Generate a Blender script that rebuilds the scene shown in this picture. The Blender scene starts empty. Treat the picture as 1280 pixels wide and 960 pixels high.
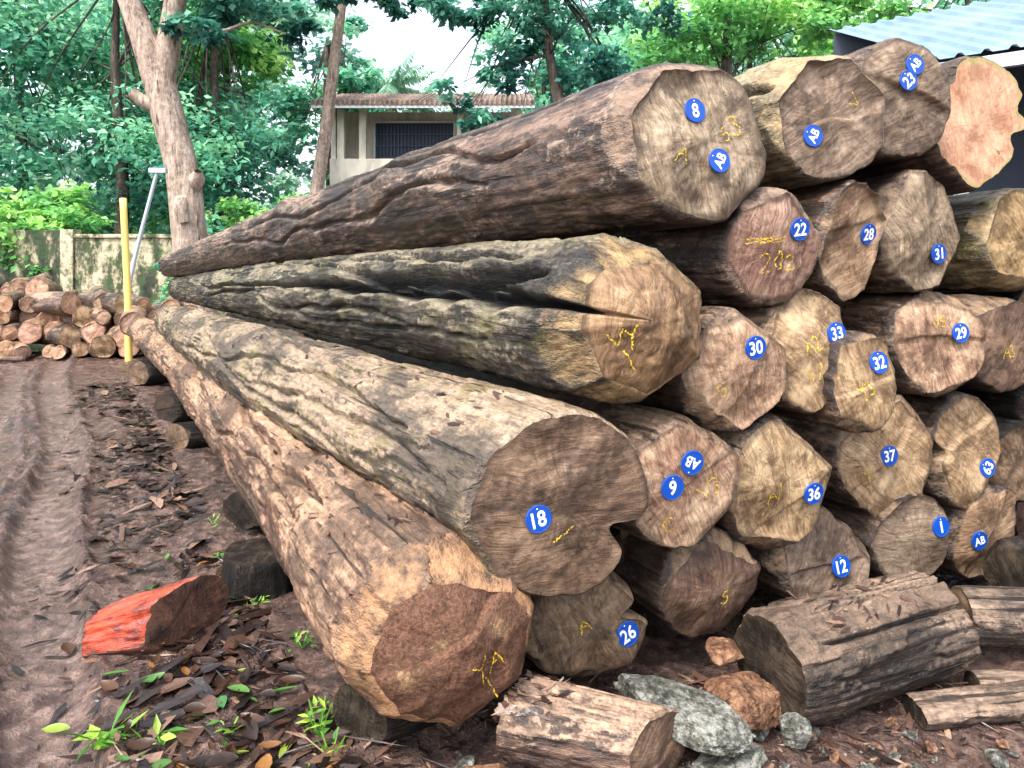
import bpy, math, random
import numpy as np
from mathutils import Vector, Matrix
random.seed(7); rng=np.random.default_rng(11)
scene=bpy.context.scene
col=scene.collection
rad=math.radians
# ---------------------------------------------------------------- noise
_T=[np.random.default_rng(100+i).random((32,32,32)) for i in range(4)]
def vn(x,y,z,k=0):
    x=np.asarray(x,float);y=np.asarray(y,float);z=np.asarray(z,float)
    x,y,z=np.broadcast_arrays(x,y,z)
    xi=np.floor(x).astype(int);yi=np.floor(y).astype(int);zi=np.floor(z).astype(int)
    fx=x-xi;fy=y-yi;fz=z-zi
    fx=fx*fx*(3-2*fx);fy=fy*fy*(3-2*fy);fz=fz*fz*(3-2*fz)
    T=_T[k%4];g=lambda a,b,c:T[(xi+a)%32,(yi+b)%32,(zi+c)%32]
    return (((g(0,0,0)*(1-fx)+g(1,0,0)*fx)*(1-fy)+(g(0,1,0)*(1-fx)+g(1,1,0)*fx)*fy)*(1-fz)+
            ((g(0,0,1)*(1-fx)+g(1,0,1)*fx)*(1-fy)+(g(0,1,1)*(1-fx)+g(1,1,1)*fx)*fy)*fz)*2-1
def fbm(x,y,z,o=4,k=0,g=.5):
    r=0;a=1;s=0
    for i in range(o):
        r=r+a*vn(x*2**i+i*7.3,y*2**i+3.1*i,z*2**i+i*1.7,k+i);s+=a;a*=g
    return r/s
def sst(x,a,b):
    t=np.clip((x-a)/(b-a),0,1);return t*t*(3-2*t)
def norm(a):return a/(np.linalg.norm(a,axis=-1,keepdims=True)+1e-9)
# ---------------------------------------------------------------- object helpers
def mesh(name,verts,faces,mat=None,smooth=True,attrs=None):
    me=bpy.data.meshes.new(name)
    me.from_pydata([tuple(map(float,v)) for v in verts],[],[tuple(int(i) for i in f) for f in faces])
    if attrs:
        for k,a in attrs.items():
            at=me.attributes.new(k,'FLOAT','POINT'); at.data.foreach_set('value',np.asarray(a,dtype=np.float32))
    me.update()
    if smooth: me.polygons.foreach_set('use_smooth',[True]*len(me.polygons))
    if mat:
        for m in (mat if isinstance(mat,list) else [mat]): me.materials.append(m)
    return me
def obj(name,me,parent=None,label=None,cat=None,group=None,kind=None,loc=None):
    o=bpy.data.objects.new(name,me); col.objects.link(o)
    if parent: o.parent=parent
    if label:o["label"]=label
    if cat:o["category"]=cat
    if group:o["group"]=group
    if kind:o["kind"]=kind
    if loc:o.location=loc
    return o
def empty(name,loc,label,cat,group=None):
    o=obj(name,None,None,label,cat,group,None,loc);o.empty_display_size=.2;return o
# ---------------------------------------------------------------- node helpers
class NT:
    def __init__(s,name):
        s.m=bpy.data.materials.new(name);s.m.use_nodes=True;s.t=s.m.node_tree;s.t.nodes.clear()
        s.o=s.n('ShaderNodeOutputMaterial');s.b=s.n('ShaderNodeBsdfPrincipled');s.l(s.b.outputs[0],s.o.inputs[0])
    def n(s,ty,**k):
        x=s.t.nodes.new(ty)
        for a,b in k.items():setattr(x,a,b)
        return x
    def l(s,a,b): s.t.links.new(a,b)
    def put(s,sock,v):
        if hasattr(v,'is_linked') : s.l(v,sock)
        else: sock.default_value=v
    def obj(s): return s.n('ShaderNodeTexCoord').outputs['Object']
    def map(s,v,sc=(1,1,1),rot=(0,0,0),loc=(0,0,0)):
        m=s.n('ShaderNodeMapping');s.l(v,m.inputs[0]);s.put(m.inputs['Scale'],sc);s.put(m.inputs['Rotation'],rot);s.put(m.inputs['Location'],loc);return m.outputs[0]
    def noise(s,v,sc,d=5,r=.55,dist=0):
        m=s.n('ShaderNodeTexNoise');s.put(m.inputs['Vector'],v);m.inputs['Scale'].default_value=sc;m.inputs['Detail'].default_value=d
        m.inputs['Roughness'].default_value=r;m.inputs['Distortion'].default_value=dist;return m.outputs[0]
    def ramp(s,f,stops,interp='LINEAR'):
        m=s.n('ShaderNodeValToRGB');s.put(m.inputs[0],f);cr=m.color_ramp;cr.interpolation=interp
        while len(cr.elements)<len(stops):cr.elements.new(.5)
        for e,(p,c) in zip(cr.elements,stops):
            e.position=p;e.color=(c,c,c,1) if not hasattr(c,'__len__') else (*c[:3],1)
        return m.outputs[0]
    def mix(s,f,a,b,mode='MIX'):
        m=s.n('ShaderNodeMixRGB',blend_type=mode);
        for i,v in enumerate((f,a,b)):
            if hasattr(v,'is_linked'): s.l(v,m.inputs[i])
            elif i==0: m.inputs[0].default_value=v
            else: m.inputs[i].default_value=(v,v,v,1) if not hasattr(v,'__len__') else (*v[:3],1)
        return m.outputs[0]
    def math(s,op,a,b=0,c=0,clamp=False):
        m=s.n('ShaderNodeMath',operation=op,use_clamp=clamp)
        s.put(m.inputs[0],a);s.put(m.inputs[1],b)
        if op in('MULTIPLY_ADD',):s.put(m.inputs[2],c)
        return m.outputs[0]
    def attr(s,n):
        m=s.n('ShaderNodeAttribute',attribute_name=n);return m.outputs['Fac']
    def bump(s,h,st=.5,d=.01,nrm=None):
        m=s.n('ShaderNodeBump');m.inputs['Strength'].default_value=st;m.inputs['Distance'].default_value=d;s.l(h,m.inputs['Height'])
        if nrm is not None:s.l(nrm,m.inputs['Normal'])
        return m.outputs[0]
    def rand(s): return s.n('ShaderNodeObjectInfo').outputs['Random']
    def shift(s,v,amt=37.):
        c=s.n('ShaderNodeCombineXYZ');r=s.math('MULTIPLY',s.rand(),amt)
        for i in range(3): s.l(r,c.inputs[i])
        a=s.n('ShaderNodeVectorMath',operation='ADD');s.l(v,a.inputs[0]);s.l(c.outputs[0],a.inputs[1]);return a.outputs[0]
    def fin(s,color,rough=.7,nrm=None,spec=.4):
        s.put(s.b.inputs['Base Color'],color if hasattr(color,'is_linked') else (*color[:3],1))
        s.put(s.b.inputs['Roughness'],rough);s.b.inputs['Specular IOR Level'].default_value=spec
        if nrm is not None:s.l(nrm,s.b.inputs['Normal'])
        return s.m
# ---------------------------------------------------------------- materials
def bark(name,dark,mid,light,dry,dryamt=.5,moss=None,hew=(.34,.23,.12),up=.35,hewd=(.1,.06,.035),bd=.016,wet=1,stain=.75):
    m=NT(name);o=m.shift(m.obj());g=m.map(o,(1,1,.12))
    n1=m.noise(g,8,6,.7,.8);n2=m.noise(o,2.6,6,.66);n3=m.noise(m.map(o,(1,1,.2)),44,4,.75);n5=m.noise(o,30,5,.78);n6=m.noise(o,9,5,.7)
    f=m.math('ADD',m.math('ADD',m.math('MULTIPLY',n1,.4),m.math('MULTIPLY',n3,.3)),m.math('MULTIPLY',n6,.3))
    c=m.ramp(f,[(.41,dark),(.5,mid),(.58,light)])
    geo=m.n('ShaderNodeNewGeometry');sp=m.n('ShaderNodeSeparateXYZ');m.l(geo.outputs['Normal'],sp.inputs[0])
    upf=m.math('MULTIPLY',m.math('MAXIMUM',sp.outputs[2],0),up*.3)
    pe=m.attr('peel')
    pf=m.ramp(m.math('ADD',m.math('ADD',m.math('ADD',m.math('MULTIPLY',n2,.5),m.math('MULTIPLY',n5,.5)),upf),m.math('MULTIPLY',pe,.10)),[(.66-.2*dryamt,0),(.75-.2*dryamt,1)])
    c=m.mix(m.math('MULTIPLY',pf,.8),c,m.mix(m.ramp(m.math('ADD',m.math('MULTIPLY',n3,.5),m.math('MULTIPLY',n5,.5)),[(.4,0),(.6,1)]),[x*.35 for x in dry],[min(1,x*1.4) for x in dry]))
    if moss:
        mf=m.ramp(m.math('ADD',m.math('MULTIPLY',m.noise(o,4,5,.7),.7),m.math('MULTIPLY',n3,.3)),[(.52,0),(.6,1)]);c=m.mix(m.math('MULTIPLY',mf,.6),c,moss)
    c=m.mix(m.ramp(m.noise(m.map(o,(1,1,.5),(0,0,0),(3,8,1)),2.3,6,.72),[(.47,0),(.56,stain)]),c,[x*1.6 for x in dark])
    sp1=m.ramp(m.noise(m.map(o,(1,1,.05)),15,3,.6,.6),[(.33,0),(.38,1)])
    c=m.mix(m.math('MULTIPLY',m.math('SUBTRACT',1,sp1),.85),c,[x*.3 for x in dark])
    hn=m.noise(m.map(o,(1,1,.25)),26,5,.75)
    hc=m.ramp(m.math('ADD',m.math('MULTIPLY',hn,.5),m.math('MULTIPLY',n6,.5)),[(.4,hewd),(.5,hew),(.6,[min(1,x*1.6) for x in hew])])
    ha=m.attr('hewn');hf=m.ramp(m.math('ADD',ha,m.math('MULTIPLY',m.math('SUBTRACT',m.math('ADD',m.math('MULTIPLY',n2,.6),m.math('MULTIPLY',n6,.4)),.5),2.2)),[(.4,0),(.75,1)])
    c=m.mix(hf,c,hc)
    c=m.mix(m.attr('cav_shade'),c,[x*.35 for x in dark])  # shade inside the grooves painted into the bark colour
    h=m.math('ADD',m.math('ADD',m.math('MULTIPLY',n1,.9),m.math('MULTIPLY',n3,.6)),m.math('MULTIPLY',sp1,m.math('MULTIPLY',m.math('SUBTRACT',1,hf),.5)))
    h=m.math('ADD',h,m.math('MULTIPLY',n5,.6))
    r=m.ramp(m.math('ADD',m.math('MULTIPLY',n2,.6),m.math('MULTIPLY',n6,.4)),[(.4,.28 if wet else .6),(.6,.7 if wet else .85)])
    return m.fin(c,r,m.bump(h,1.0,bd),.5 if wet else .2)
def cut(name,a,b,c_,rimc=(.04,.025,.015),grain=1.0,dirt=0,spec=.35):
    m=NT(name);o0=m.obj();o=m.shift(o0,29)
    sx=m.n('ShaderNodeSeparateXYZ');m.l(o0,sx.inputs[0]);cb=m.n('ShaderNodeCombineXYZ');m.l(sx.outputs[0],cb.inputs[0]);m.l(sx.outputs[1],cb.inputs[1])
    wob=m.n('ShaderNodeTexNoise');m.l(o,wob.inputs['Vector']);wob.inputs['Scale'].default_value=5
    nv=m.n('ShaderNodeVectorMath',operation='NORMALIZE');m.l(cb.outputs[0],nv.inputs[0])
    rr=m.attr('rr')
    s2=m.n('ShaderNodeSeparateXYZ');m.l(nv.outputs[0],s2.inputs[0]);c3=m.n('ShaderNodeCombineXYZ')
    for i in (0,1): m.l(m.math('MULTIPLY',s2.outputs[i],6),c3.inputs[i])
    m.l(m.math('MULTIPLY',rr,2.6),c3.inputs[2])
    rv=m.shift(m.mix(.8,c3.outputs[0],wob.outputs[1],'ADD'),41)
    st=m.noise(rv,1.6,6,.72);st2=m.noise(rv,2.2,4,.7)
    blot=m.noise(o,4.0,5,.62)
    ring=m.noise(m.math('MULTIPLY_ADD',rr,26,m.math('MULTIPLY',blot,7)),1,3,.65)
    rotc=m.n('ShaderNodeCombineXYZ');m.l(m.math('MULTIPLY',m.rand(),3.1),rotc.inputs[2])
    sawv=m.map(m.mix(.1,o0,wob.outputs[1],'ADD'),(1,1,1),rotc.outputs[0])
    saw2=m.noise(m.map(sawv,(110,6,6)),1,4,.7);sawn=m.noise(m.map(sawv,(30,5,5),(0,0,.35)),1,5,.78)
    sawm=m.ramp(m.noise(o,3.1,3,.5),[(.34,.2),(.46,1)])
    f=m.math('ADD',m.math('ADD',m.math('MULTIPLY',st,.3),m.math('MULTIPLY',blot,.38)),m.math('MULTIPLY',sawn,.32))
    c=m.ramp(f,[(.4,a),(.5,b),(.59,c_)])
    c=m.mix(.42*grain,c,m.ramp(ring,[(.42,.42),(.58,1.0)]),'MULTIPLY')
    c=m.mix(m.math('MULTIPLY',sawm,.55*grain),c,m.ramp(saw2,[(.4,.35),(.54,1.)]),'MULTIPLY')
    cr=m.ramp(st2,[(.31,0),(.345,1)]);edge=m.ramp(rr,[(.2,0),(.6,1)])
    c=m.mix(m.math('MULTIPLY',m.math('SUBTRACT',1,cr),m.math('MULTIPLY',edge,.85)),c,[x*.2 for x in a])
    stain=m.ramp(m.noise(o,6,5,.7),[(.52,0),(.61,.7)]);c=m.mix(stain,c,[x*.65 for x in a])
    pale=m.ramp(m.noise(m.map(o,(1,1,1),(0,0,0),(9,4,2)),5,5,.7),[(.54,0),(.68,.45)]);c=m.mix(pale,c,[min(1,x*1.15) for x in c_])
    rim=m.ramp(m.math('ADD',rr,m.math('MULTIPLY',m.math('SUBTRACT',blot,.5),.5)),[(.93,0),(1.0,1)])
    c=m.mix(m.math('MULTIPLY',rim,.7),c,rimc)
    if dirt:
        dn=m.noise(o,70,4,.85);df=m.ramp(m.math('ADD',m.math('MULTIPLY',m.noise(m.map(o0,(1,1,1)),4,5,.65),.8),m.math('MULTIPLY',dn,.2)),[(.5-dirt*.1,0),(.55-dirt*.1,1)]);c=m.mix(df,c,m.ramp(dn,[(.35,(.032,.014,.008)),(.65,(.22,.105,.055))]))
    hs=m.n('ShaderNodeHueSaturation');m.l(c,hs.inputs['Color']);m.l(m.math('MULTIPLY_ADD',m.rand(),.35,.82),hs.inputs['Value']);m.l(m.math('MULTIPLY_ADD',m.rand(),.02,.492),hs.inputs['Hue'])
    h=m.math('ADD',m.math('ADD',m.math('MULTIPLY',m.math('MULTIPLY',saw2,sawm),.5),m.math('MULTIPLY',st,.5)),m.math('MULTIPLY',sawn,.7))
    h=m.math('ADD',h,m.math('MULTIPLY',cr,.3))
    if dirt: h=m.math('ADD',h,m.math('MULTIPLY',m.math('MULTIPLY',df,dn),1.1))
    return m.fin(hs.outputs[0],.58,m.bump(h,.85,.009),spec)
def plain(name,c,rough=.6,var=.25,sc=8,bumpd=.003,spec=.4,metal=0):
    m=NT(name);o=m.obj();n=m.noise(o,sc,5,.6)
    cc=m.mix(n,[x*(1-var) for x in c],[min(1,x*(1+var)) for x in c]);m.b.inputs['Metallic'].default_value=metal
    return m.fin(cc,rough,m.bump(n,.5,bumpd),spec)
B_A1=bark('bark_dark_red',(.007,.005,.004),(.055,.034,.026),(.19,.12,.085),(.27,.19,.14),.26,None,(.19,.125,.085),.6,(.05,.03,.02))
B_C0=bark('bark_charred_grey',(.005,.004,.004),(.028,.023,.018),(.14,.11,.075),(.25,.21,.14),.3,(.11,.105,.028),(.23,.15,.07),.7,(.05,.03,.015),.022)
B_D0=bark('bark_grey_yellow',(.01,.008,.007),(.065,.05,.033),(.2,.15,.085),(.34,.245,.165),.4,(.14,.12,.035),(.07,.05,.035),1.3,(.02,.015,.012))
B_E0=bark('bark_peeled_orange',(.022,.012,.008),(.12,.06,.037),(.28,.155,.092),(.38,.235,.145),.36,None,(.26,.14,.068),1.0,(.06,.03,.016),.018)
B_G=bark('bark_brown',(.009,.006,.005),(.055,.034,.024),(.17,.105,.068),(.24,.165,.11),.3,None,(.21,.135,.078),.4,(.05,.03,.02))
B_Y=bark('bark_moss_yellow',(.02,.016,.01),(.09,.065,.035),(.25,.18,.1),(.3,.24,.14),.45,(.17,.15,.045),(.28,.2,.1),.6)
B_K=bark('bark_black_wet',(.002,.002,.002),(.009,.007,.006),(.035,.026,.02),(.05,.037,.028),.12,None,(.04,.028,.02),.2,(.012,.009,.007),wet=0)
B_R=bark('offcut_bark_red_heart',(.012,.005,.004),(.07,.018,.012),(.17,.05,.03),(.18,.07,.04),.2,None,(.36,.038,.012),.2,(.15,.012,.006),bd=.008,stain=.4)
B_S=bark('bark_fibrous',(.018,.01,.008),(.095,.054,.038),(.25,.15,.1),(.38,.25,.165),.36,None,(.19,.12,.075),.6)
B_W=bark('bark_wet_split',(.007,.005,.004),(.04,.026,.019),(.15,.095,.064),(.29,.2,.14),.28,None,(.12,.08,.055),.8,(.035,.022,.015),.022)
C_T=cut('cut_tan',(.11,.058,.032),(.32,.195,.112),(.54,.375,.23))
C_P=cut('cut_pinkish',(.115,.055,.037),(.33,.185,.125),(.55,.37,.255))
C_G=cut('cut_weathered',(.075,.048,.034),(.235,.16,.107),(.43,.32,.228))
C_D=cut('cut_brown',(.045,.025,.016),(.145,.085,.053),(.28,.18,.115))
C_Y=cut('cut_ochre',(.1,.055,.025),(.29,.175,.085),(.49,.34,.18))
C_E=cut('cut_sawdust',(.1,.052,.026),(.3,.175,.085),(.5,.34,.18),dirt=1)
C_K=cut('cut_dark',(.006,.005,.004),(.022,.016,.012),(.07,.05,.036),spec=.15)
C_R=cut('cut_dark_red',(.014,.006,.005),(.05,.018,.013),(.11,.045,.03))
C_O=cut('cut_fresh_salmon',(.34,.14,.085),(.5,.25,.165),(.6,.36,.25),(.23,.21,.07),.6)
C_F=cut('cut_fresh_orange',(.22,.11,.06),(.45,.25,.155),(.62,.4,.27),(.06,.04,.025),.6)
M_blue=plain('tag_blue_enamel',(.003,.06,.36),.3,.2,30,.001,.5)
M_white=plain('tag_white_paint',(.85,.87,.9),.4,.05,30,.0005)
def chalk():
    m=NT('yellow_chalk');n=m.noise(m.obj(),150,3,.6);m.fin((.85,.58,.02),.8)
    tr=m.n('ShaderNodeBsdfTransparent');mx=m.n('ShaderNodeMixShader');m.l(m.ramp(n,[(.44,0),(.54,.8)]),mx.inputs[0]);m.l(tr.outputs[0],mx.inputs[1]);m.l(m.b.outputs[0],mx.inputs[2]);m.l(mx.outputs[0],m.o.inputs[0]);return m.m
M_chalk=chalk()
# ---------------------------------------------------------------- text
_tc={}
def text_mesh(t):
    if t in _tc:return _tc[t]
    c=bpy.data.curves.new('t','FONT');c.body=t;c.size=1;c.align_x='CENTER';c.align_y='CENTER';c.offset=.018;c.extrude=.02;c.resolution_u=4
    o=bpy.data.objects.new('t',c);col.objects.link(o);bpy.context.view_layer.update()
    me=bpy.data.meshes.new_from_object(o.evaluated_get(bpy.context.evaluated_depsgraph_get()))
    v=np.array([x.co[:] for x in me.vertices]);f=[tuple(p.vertices) for p in me.polygons]
    v[:,0]-=(v[:,0].min()+v[:,0].max())/2;v[:,1]-=(v[:,1].min()+v[:,1].max())/2
    bpy.data.objects.remove(o);bpy.data.meshes.remove(me);_tc[t]=(v,f);return v,f
def make_tag(parent,txt,p,nrm,rot,R=.05):
    vs=[];fs=[];mi=[];n=36
    prof=[(R,-.004),(R,.001),(R*.95,.0025),(R*.9,.0015)]
    for r,z in prof:
        for i in range(n):
            a=2*math.pi*i/n;vs.append((r*math.cos(a),r*math.sin(a),z))
    for k in range(3):
        for i in range(n):
            fs.append((k*n+i,k*n+(i+1)%n,(k+1)*n+(i+1)%n,(k+1)*n+i));mi.append(0)
    fs.append(tuple(3*n+i for i in range(n)));mi.append(0)
    tv,tf=text_mesh(txt);w=max(np.ptp(tv[:,0]),.01);h=np.ptp(tv[:,1])
    sc=min(R*1.35/w,R*1.05/h);b=len(vs)
    for x,y,z in tv:vs.append((x*sc*.95,y*sc*1.1,.0022+z*.02))
    for f in tf:fs.append(tuple(b+i for i in f));mi.append(1)
    b=len(vs)
    for i in range(8):
        a=2*math.pi*i/8;vs.append((.003*math.cos(a),R*.78+.003*math.sin(a),.004))
    fs.append(tuple(b+i for i in range(8)));mi.append(1)
    me=mesh('number_tag',vs,fs,[M_blue,M_white],False)
    me.polygons.foreach_set('material_index',mi)
    o=obj('number_tag',me,parent)
    z=Vector(nrm).normalized();x=Vector((0,1,0)).cross(z).normalized();y=z.cross(x)
    M=Matrix((x,y,z)).transposed().to_4x4()@Matrix.Rotation(rad(rot),4,'Z')@Matrix.Rotation(rad(random.uniform(-5,5)),4,'X')
    M.translation=p;o.matrix_basis=M
    o["label"]="round blue tag with white %s"%txt
    return o
G={'A':[[(0,0),(.4,1),(.8,0)],[(.15,.4),(.65,.45)]],'V':[[(0,1),(.35,0),(.8,1.1)]],'Y':[[(0,1),(.35,.55),(.75,1.1)],[(.35,.55),(.25,-.2)]],'I':[[(0,1),(.1,0)]],
'2':[[(0,.8),(.2,1),(.5,.9),(.5,.6),(0,0),(.6,.05)]],'3':[[(0,.9),(.3,1),(.5,.8),(.2,.55),(.5,.3),(.3,0),(0,.1)]],'5':[[(.55,1),(.1,1),(.05,.55),(.4,.55),(.5,.25),(.25,0),(0,.1)]],
'C':[[(.5,.9),(.2,1),(0,.5),(.2,0),(.55,.15)]],'9':[[(.5,.6),(.2,.5),(.05,.8),(.3,1),(.5,.8),(.4,0)]],'/':[[(0,-.1),(.6,1.1)]],'0':[[(.3,1),(.05,.6),(.15,.05),(.45,.1),(.55,.6),(.3,1)]],
'~':[[(-.1,.5),(.4,.62),(.9,.5),(1.4,.66)]]}
def make_chalk(parent,hf,txt,u,v,size,rot):
    vs=[];fs=[];cx=0;cr,sr=math.cos(rad(rot)),math.sin(rad(rot));w=.0027
    for ch in txt:
        if ch!=' ':
            for pl in G[ch]:
                pts=[]
                for (x0,y0),(x1,y1) in zip(pl[:-1],pl[1:]):
                    for t in np.linspace(0,1,7,endpoint=False):pts.append((x0+(x1-x0)*t,y0+(y1-y0)*t))
                pts.append(pl[-1]);P=np.array(pts)
                for _ in range(3):P[1:-1]=(P[:-2]+2*P[1:-1]+P[2:])/4
                P=P+rng.normal(0,.02,P.shape)+np.sin(P*5+cx)*.06;X=(P[:,0]+cx)*size;Y=(P[:,1]-.5)*size
                x=u+X*cr-Y*sr;y=v+X*sr+Y*cr
                dx=np.gradient(x);dy=np.gradient(y);L=np.hypot(dx,dy)+1e-6;ww=w*(.6+.8*rng.random(len(x)));nx=-dy/L*ww;ny=dx/L*ww
                b=len(vs)
                for i in range(len(x)):
                    for sgn in (1,-1):
                        a_,c_=x[i]+sgn*nx[i],y[i]+sgn*ny[i];vs.append((a_,c_,float(hf(a_,c_))+.004))
                    if i:fs.append((b+2*i-2,b+2*i-1,b+2*i+1,b+2*i))
        cx+=.75
    return obj('chalk_mark',mesh('chalk_mark',vs,fs,M_chalk,False),parent)
# ---------------------------------------------------------------- log builder
def log_meshes(L,r0,r1,prof,nfac,grooves,slope,mb,mc,nr,na,seed,lump=.06,ridge=.008,knots=(),bend=(0,0),chamf=(.86,.97),fl=.5,flat=.0,facets=None,pw=1.15,step=.02,rough=.03,pamp=.008,jag=.0):
    R=np.random.default_rng(seed);se=seed*1.37
    th=np.linspace(0,2*np.pi,na,endpoint=False);n=len(prof)
    t=th/(2*np.pi)*n;i=np.floor(t).astype(int);f=t-i;f=f*f*(3-2*f);pf=np.array(prof);PR=pf[i%n]*(1-f)+pf[(i+1)%n]*f
    PR=PR*(1+.05*fbm(np.cos(th)*2.2+se,np.sin(th)*2.2,0*th+se,2,1)+jag*fbm(np.cos(th)*5+se,np.sin(th)*5,0*th+se,3,2))
    s=np.concatenate([[0,.004,.012,.028],.04+(L-.04)*np.linspace(0,1,nr)**1.5]);S,TH=np.meshgrid(s,th,indexing='ij')
    u=S/L;Rr=r0+(r1-r0)*u**pw
    base=Rr*(1+(PR[None,:]-1)*np.exp(-S/2.5))
    c,sn=np.cos(TH),np.sin(TH)
    base=base*(1+lump*fbm(c*1.3+se,sn*1.3,S*.8+se,3,1))
    for (ks,kt,kw,kh) in knots:
        d=np.angle(np.exp(1j*(TH-rad(kt))))*Rr;base=base+kh*np.exp(-((S-ks)**2+d**2)/kw**2)
    rs=(r0/.3);fr=np.clip(.35+S/.3,0,1)
    base=base+fr*ridge*fbm(c*6+se,sn*6,S*1.6,4,2,.6)*rs+fr*ridge*.8*fbm(c*16,sn*16+se,S*9,2,3)*rs
    pn=fbm(c*2.0+se,sn*2.0+1,S*2.2+se,5,3,.62);peel=sst(pn,-.03,.02)
    base=base+pamp*rs*fr*(peel-.5)
    hew=np.zeros_like(base);cur=base
    fac=[]
    if facets: fac=[(rad(a),ck*r0,mm) for a,ck,mm in facets]
    else:
        a0=R.uniform(0,6.3)
        for k in range(nfac):
            a=a0+2*np.pi*(k+R.uniform(-.42,.42))/nfac;ck=r0*R.uniform(*chamf)*np.interp(a%(2*np.pi),np.append(th,2*np.pi),np.append(PR,PR[0]));fac.append((a,ck,R.uniform(.25,.85)*fl/.5))
    for a,ck,mm in fac:
        cs=np.cos(TH-a);lim=np.where(cs>.2,(ck+S*mm+.012*fbm(c*4+se,sn*4,S*6+a,3,1))/np.maximum(cs,.2),9);m_=lim<cur;depth=cur-lim;cur=np.where(m_,lim,cur);hew=np.where(m_,np.clip(.5+depth*7,0,1),hew)
    cur=cur+(hew>0)*.006*fbm(c*7+se,sn*7,S*14,2,1)
    cav_shade=np.zeros_like(cur)  # mask for the painted groove shade
    for (t0,w,dep,s0,s1,wan) in grooves:
        tc=rad(t0)+wan*fbm(S*1.1+se,0*S,0*S+t0,2,2)+(.045*fbm(S*7,0*S+t0,0*S,3,1) if s0>-.5 else 0)
        d=np.angle(np.exp(1j*(TH-tc)));env=np.clip((S-s0)/.1,0,1)*np.clip((s1-S)/max(.3,.3*(s1-s0)),0,1)
        ww=rad(w)*(1+.65*fbm(S*5,0*S+t0,0*S,3,0))*np.clip(.3+(S-s0)/.7,.3,1)
        if s0<-.5: env=np.clip((s1-S)/(.5*(s1-s0)),0,1);ww=rad(w)
        q=env*np.exp(-np.abs(d/ww)**3);cur=cur*(1-dep*q);cav_shade=np.maximum(cav_shade,np.clip(q*dep*4-.35,0,1)*(s0>-.5));hew=hew*(1-np.clip(q*2*(s0>-.5),0,1))
    cur[0]*=.955;cur[1]*=.972;cur[2]*=.986;cur[3]*=.996
    bx=bend[0]*np.sin(np.pi*np.minimum(u,1))+.03*(L/8)*fbm(u*4+se,0*u,0*u,2,3)*np.clip(S,0,1)
    by=bend[1]*np.sin(np.pi*np.minimum(u,1))
    X=cur*c;Y=cur*sn
    cutp=lambda x,y:slope[0]*x+slope[1]*y
    sa=R.uniform(0,6.3);so=R.uniform(-.35,.35)*r0;sh=step*R.uniform(-1,1)*r0/.25;sa2=sa+R.uniform(1,2.2)
    def hf(x,y,rr=None):
        x=np.asarray(x,float);y=np.asarray(y,float)
        h=cutp(x,y)
        if rr is None: rr=np.clip(np.hypot(x,y)/(r0*.93),0,1)
        b=rough*r0/.3*fbm(x*5+se,y*5,0*x+se,4,2,.55)
        b=b+sh*sst(x*math.cos(sa)+y*math.sin(sa)+.02*vn(x*9,y*9,0*x+se),so-.008,so+.008)
        q=x*math.cos(sa2)+y*math.sin(sa2);b=b-(.2 if step>.0 else 0)*np.maximum(q-so-.4*r0,0)
        return h+b*(1-rr**8)+flat*r0*(1-rr**2)
    Z=-S+cutp(X,Y)*np.clip(1-S/.8,0,1)
    V=np.stack([X+bx,Y+by,Z],-1);nrw=len(s)
    idx=np.arange(nrw*na).reshape(nrw,na);a=idx[:-1];b=idx[1:];F=np.stack([a,b,np.roll(b,-1,1),np.roll(a,-1,1)],-1).reshape(-1,4)
    VV=V.reshape(-1,3);FF=[tuple(q) for q in F.tolist()]
    bc=len(VV);VV=np.vstack([VV,V[-1].mean(0)]);last=idx[-1].tolist()
    FF+= [(last[(j+1)%na],last[j],bc) for j in range(na)]
    body=mesh('log',VV,FF,[mb,mc],True,{'hewn':np.append(hew.reshape(-1),0),'cav_shade':np.append(cav_shade.reshape(-1),0),'peel':np.append(peel.reshape(-1),0),'rr':np.append(np.full(nrw*na,.9),0)})
    mi=np.zeros(len(FF),dtype=np.int32);mi[-na:]=1;body.polygons.foreach_set('material_index',mi)
    K=max(8,na//4);q=(1-np.linspace(0,1,K,endpoint=False))
    x0=V[0,:,0];y0=V[0,:,1];CX=x0[None]*q[:,None];CY=y0[None]*q[:,None];RR=np.repeat(q[:,None],na,1)
    CZ=hf(CX,CY,RR);CZ[0]=V[0,:,2]
    CV=np.stack([CX,CY,CZ],-1).reshape(-1,3);CV=np.vstack([CV,[0,0,float(hf(0.,0.,0.))]])
    id2=np.arange(K*na).reshape(K,na);a=id2[:-1];b=id2[1:];F2=np.stack([a,np.roll(a,-1,1),np.roll(b,-1,1),b],-1).reshape(-1,4).tolist()
    l2=id2[-1].tolist();F2+=[(l2[j],l2[(j+1)%na],K*na) for j in range(na)]
    cap=mesh('cut_end',CV,F2,mc,True,{'rr':np.append(RR.reshape(-1),0)})
    return body,cap,hf,V
def frame(Fp,Bp):
    Fp=Vector(Fp);Bp=Vector(Bp);z=(Fp-Bp).normalized();up=Vector((0,0,1)) if abs(z.z)<.9 else Vector((0,1,0))
    x=up.cross(z).normalized();y=z.cross(x);M=Matrix((x,y,z)).transposed().to_4x4();M.translation=Fp;return M,(Bp-Fp).length
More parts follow.
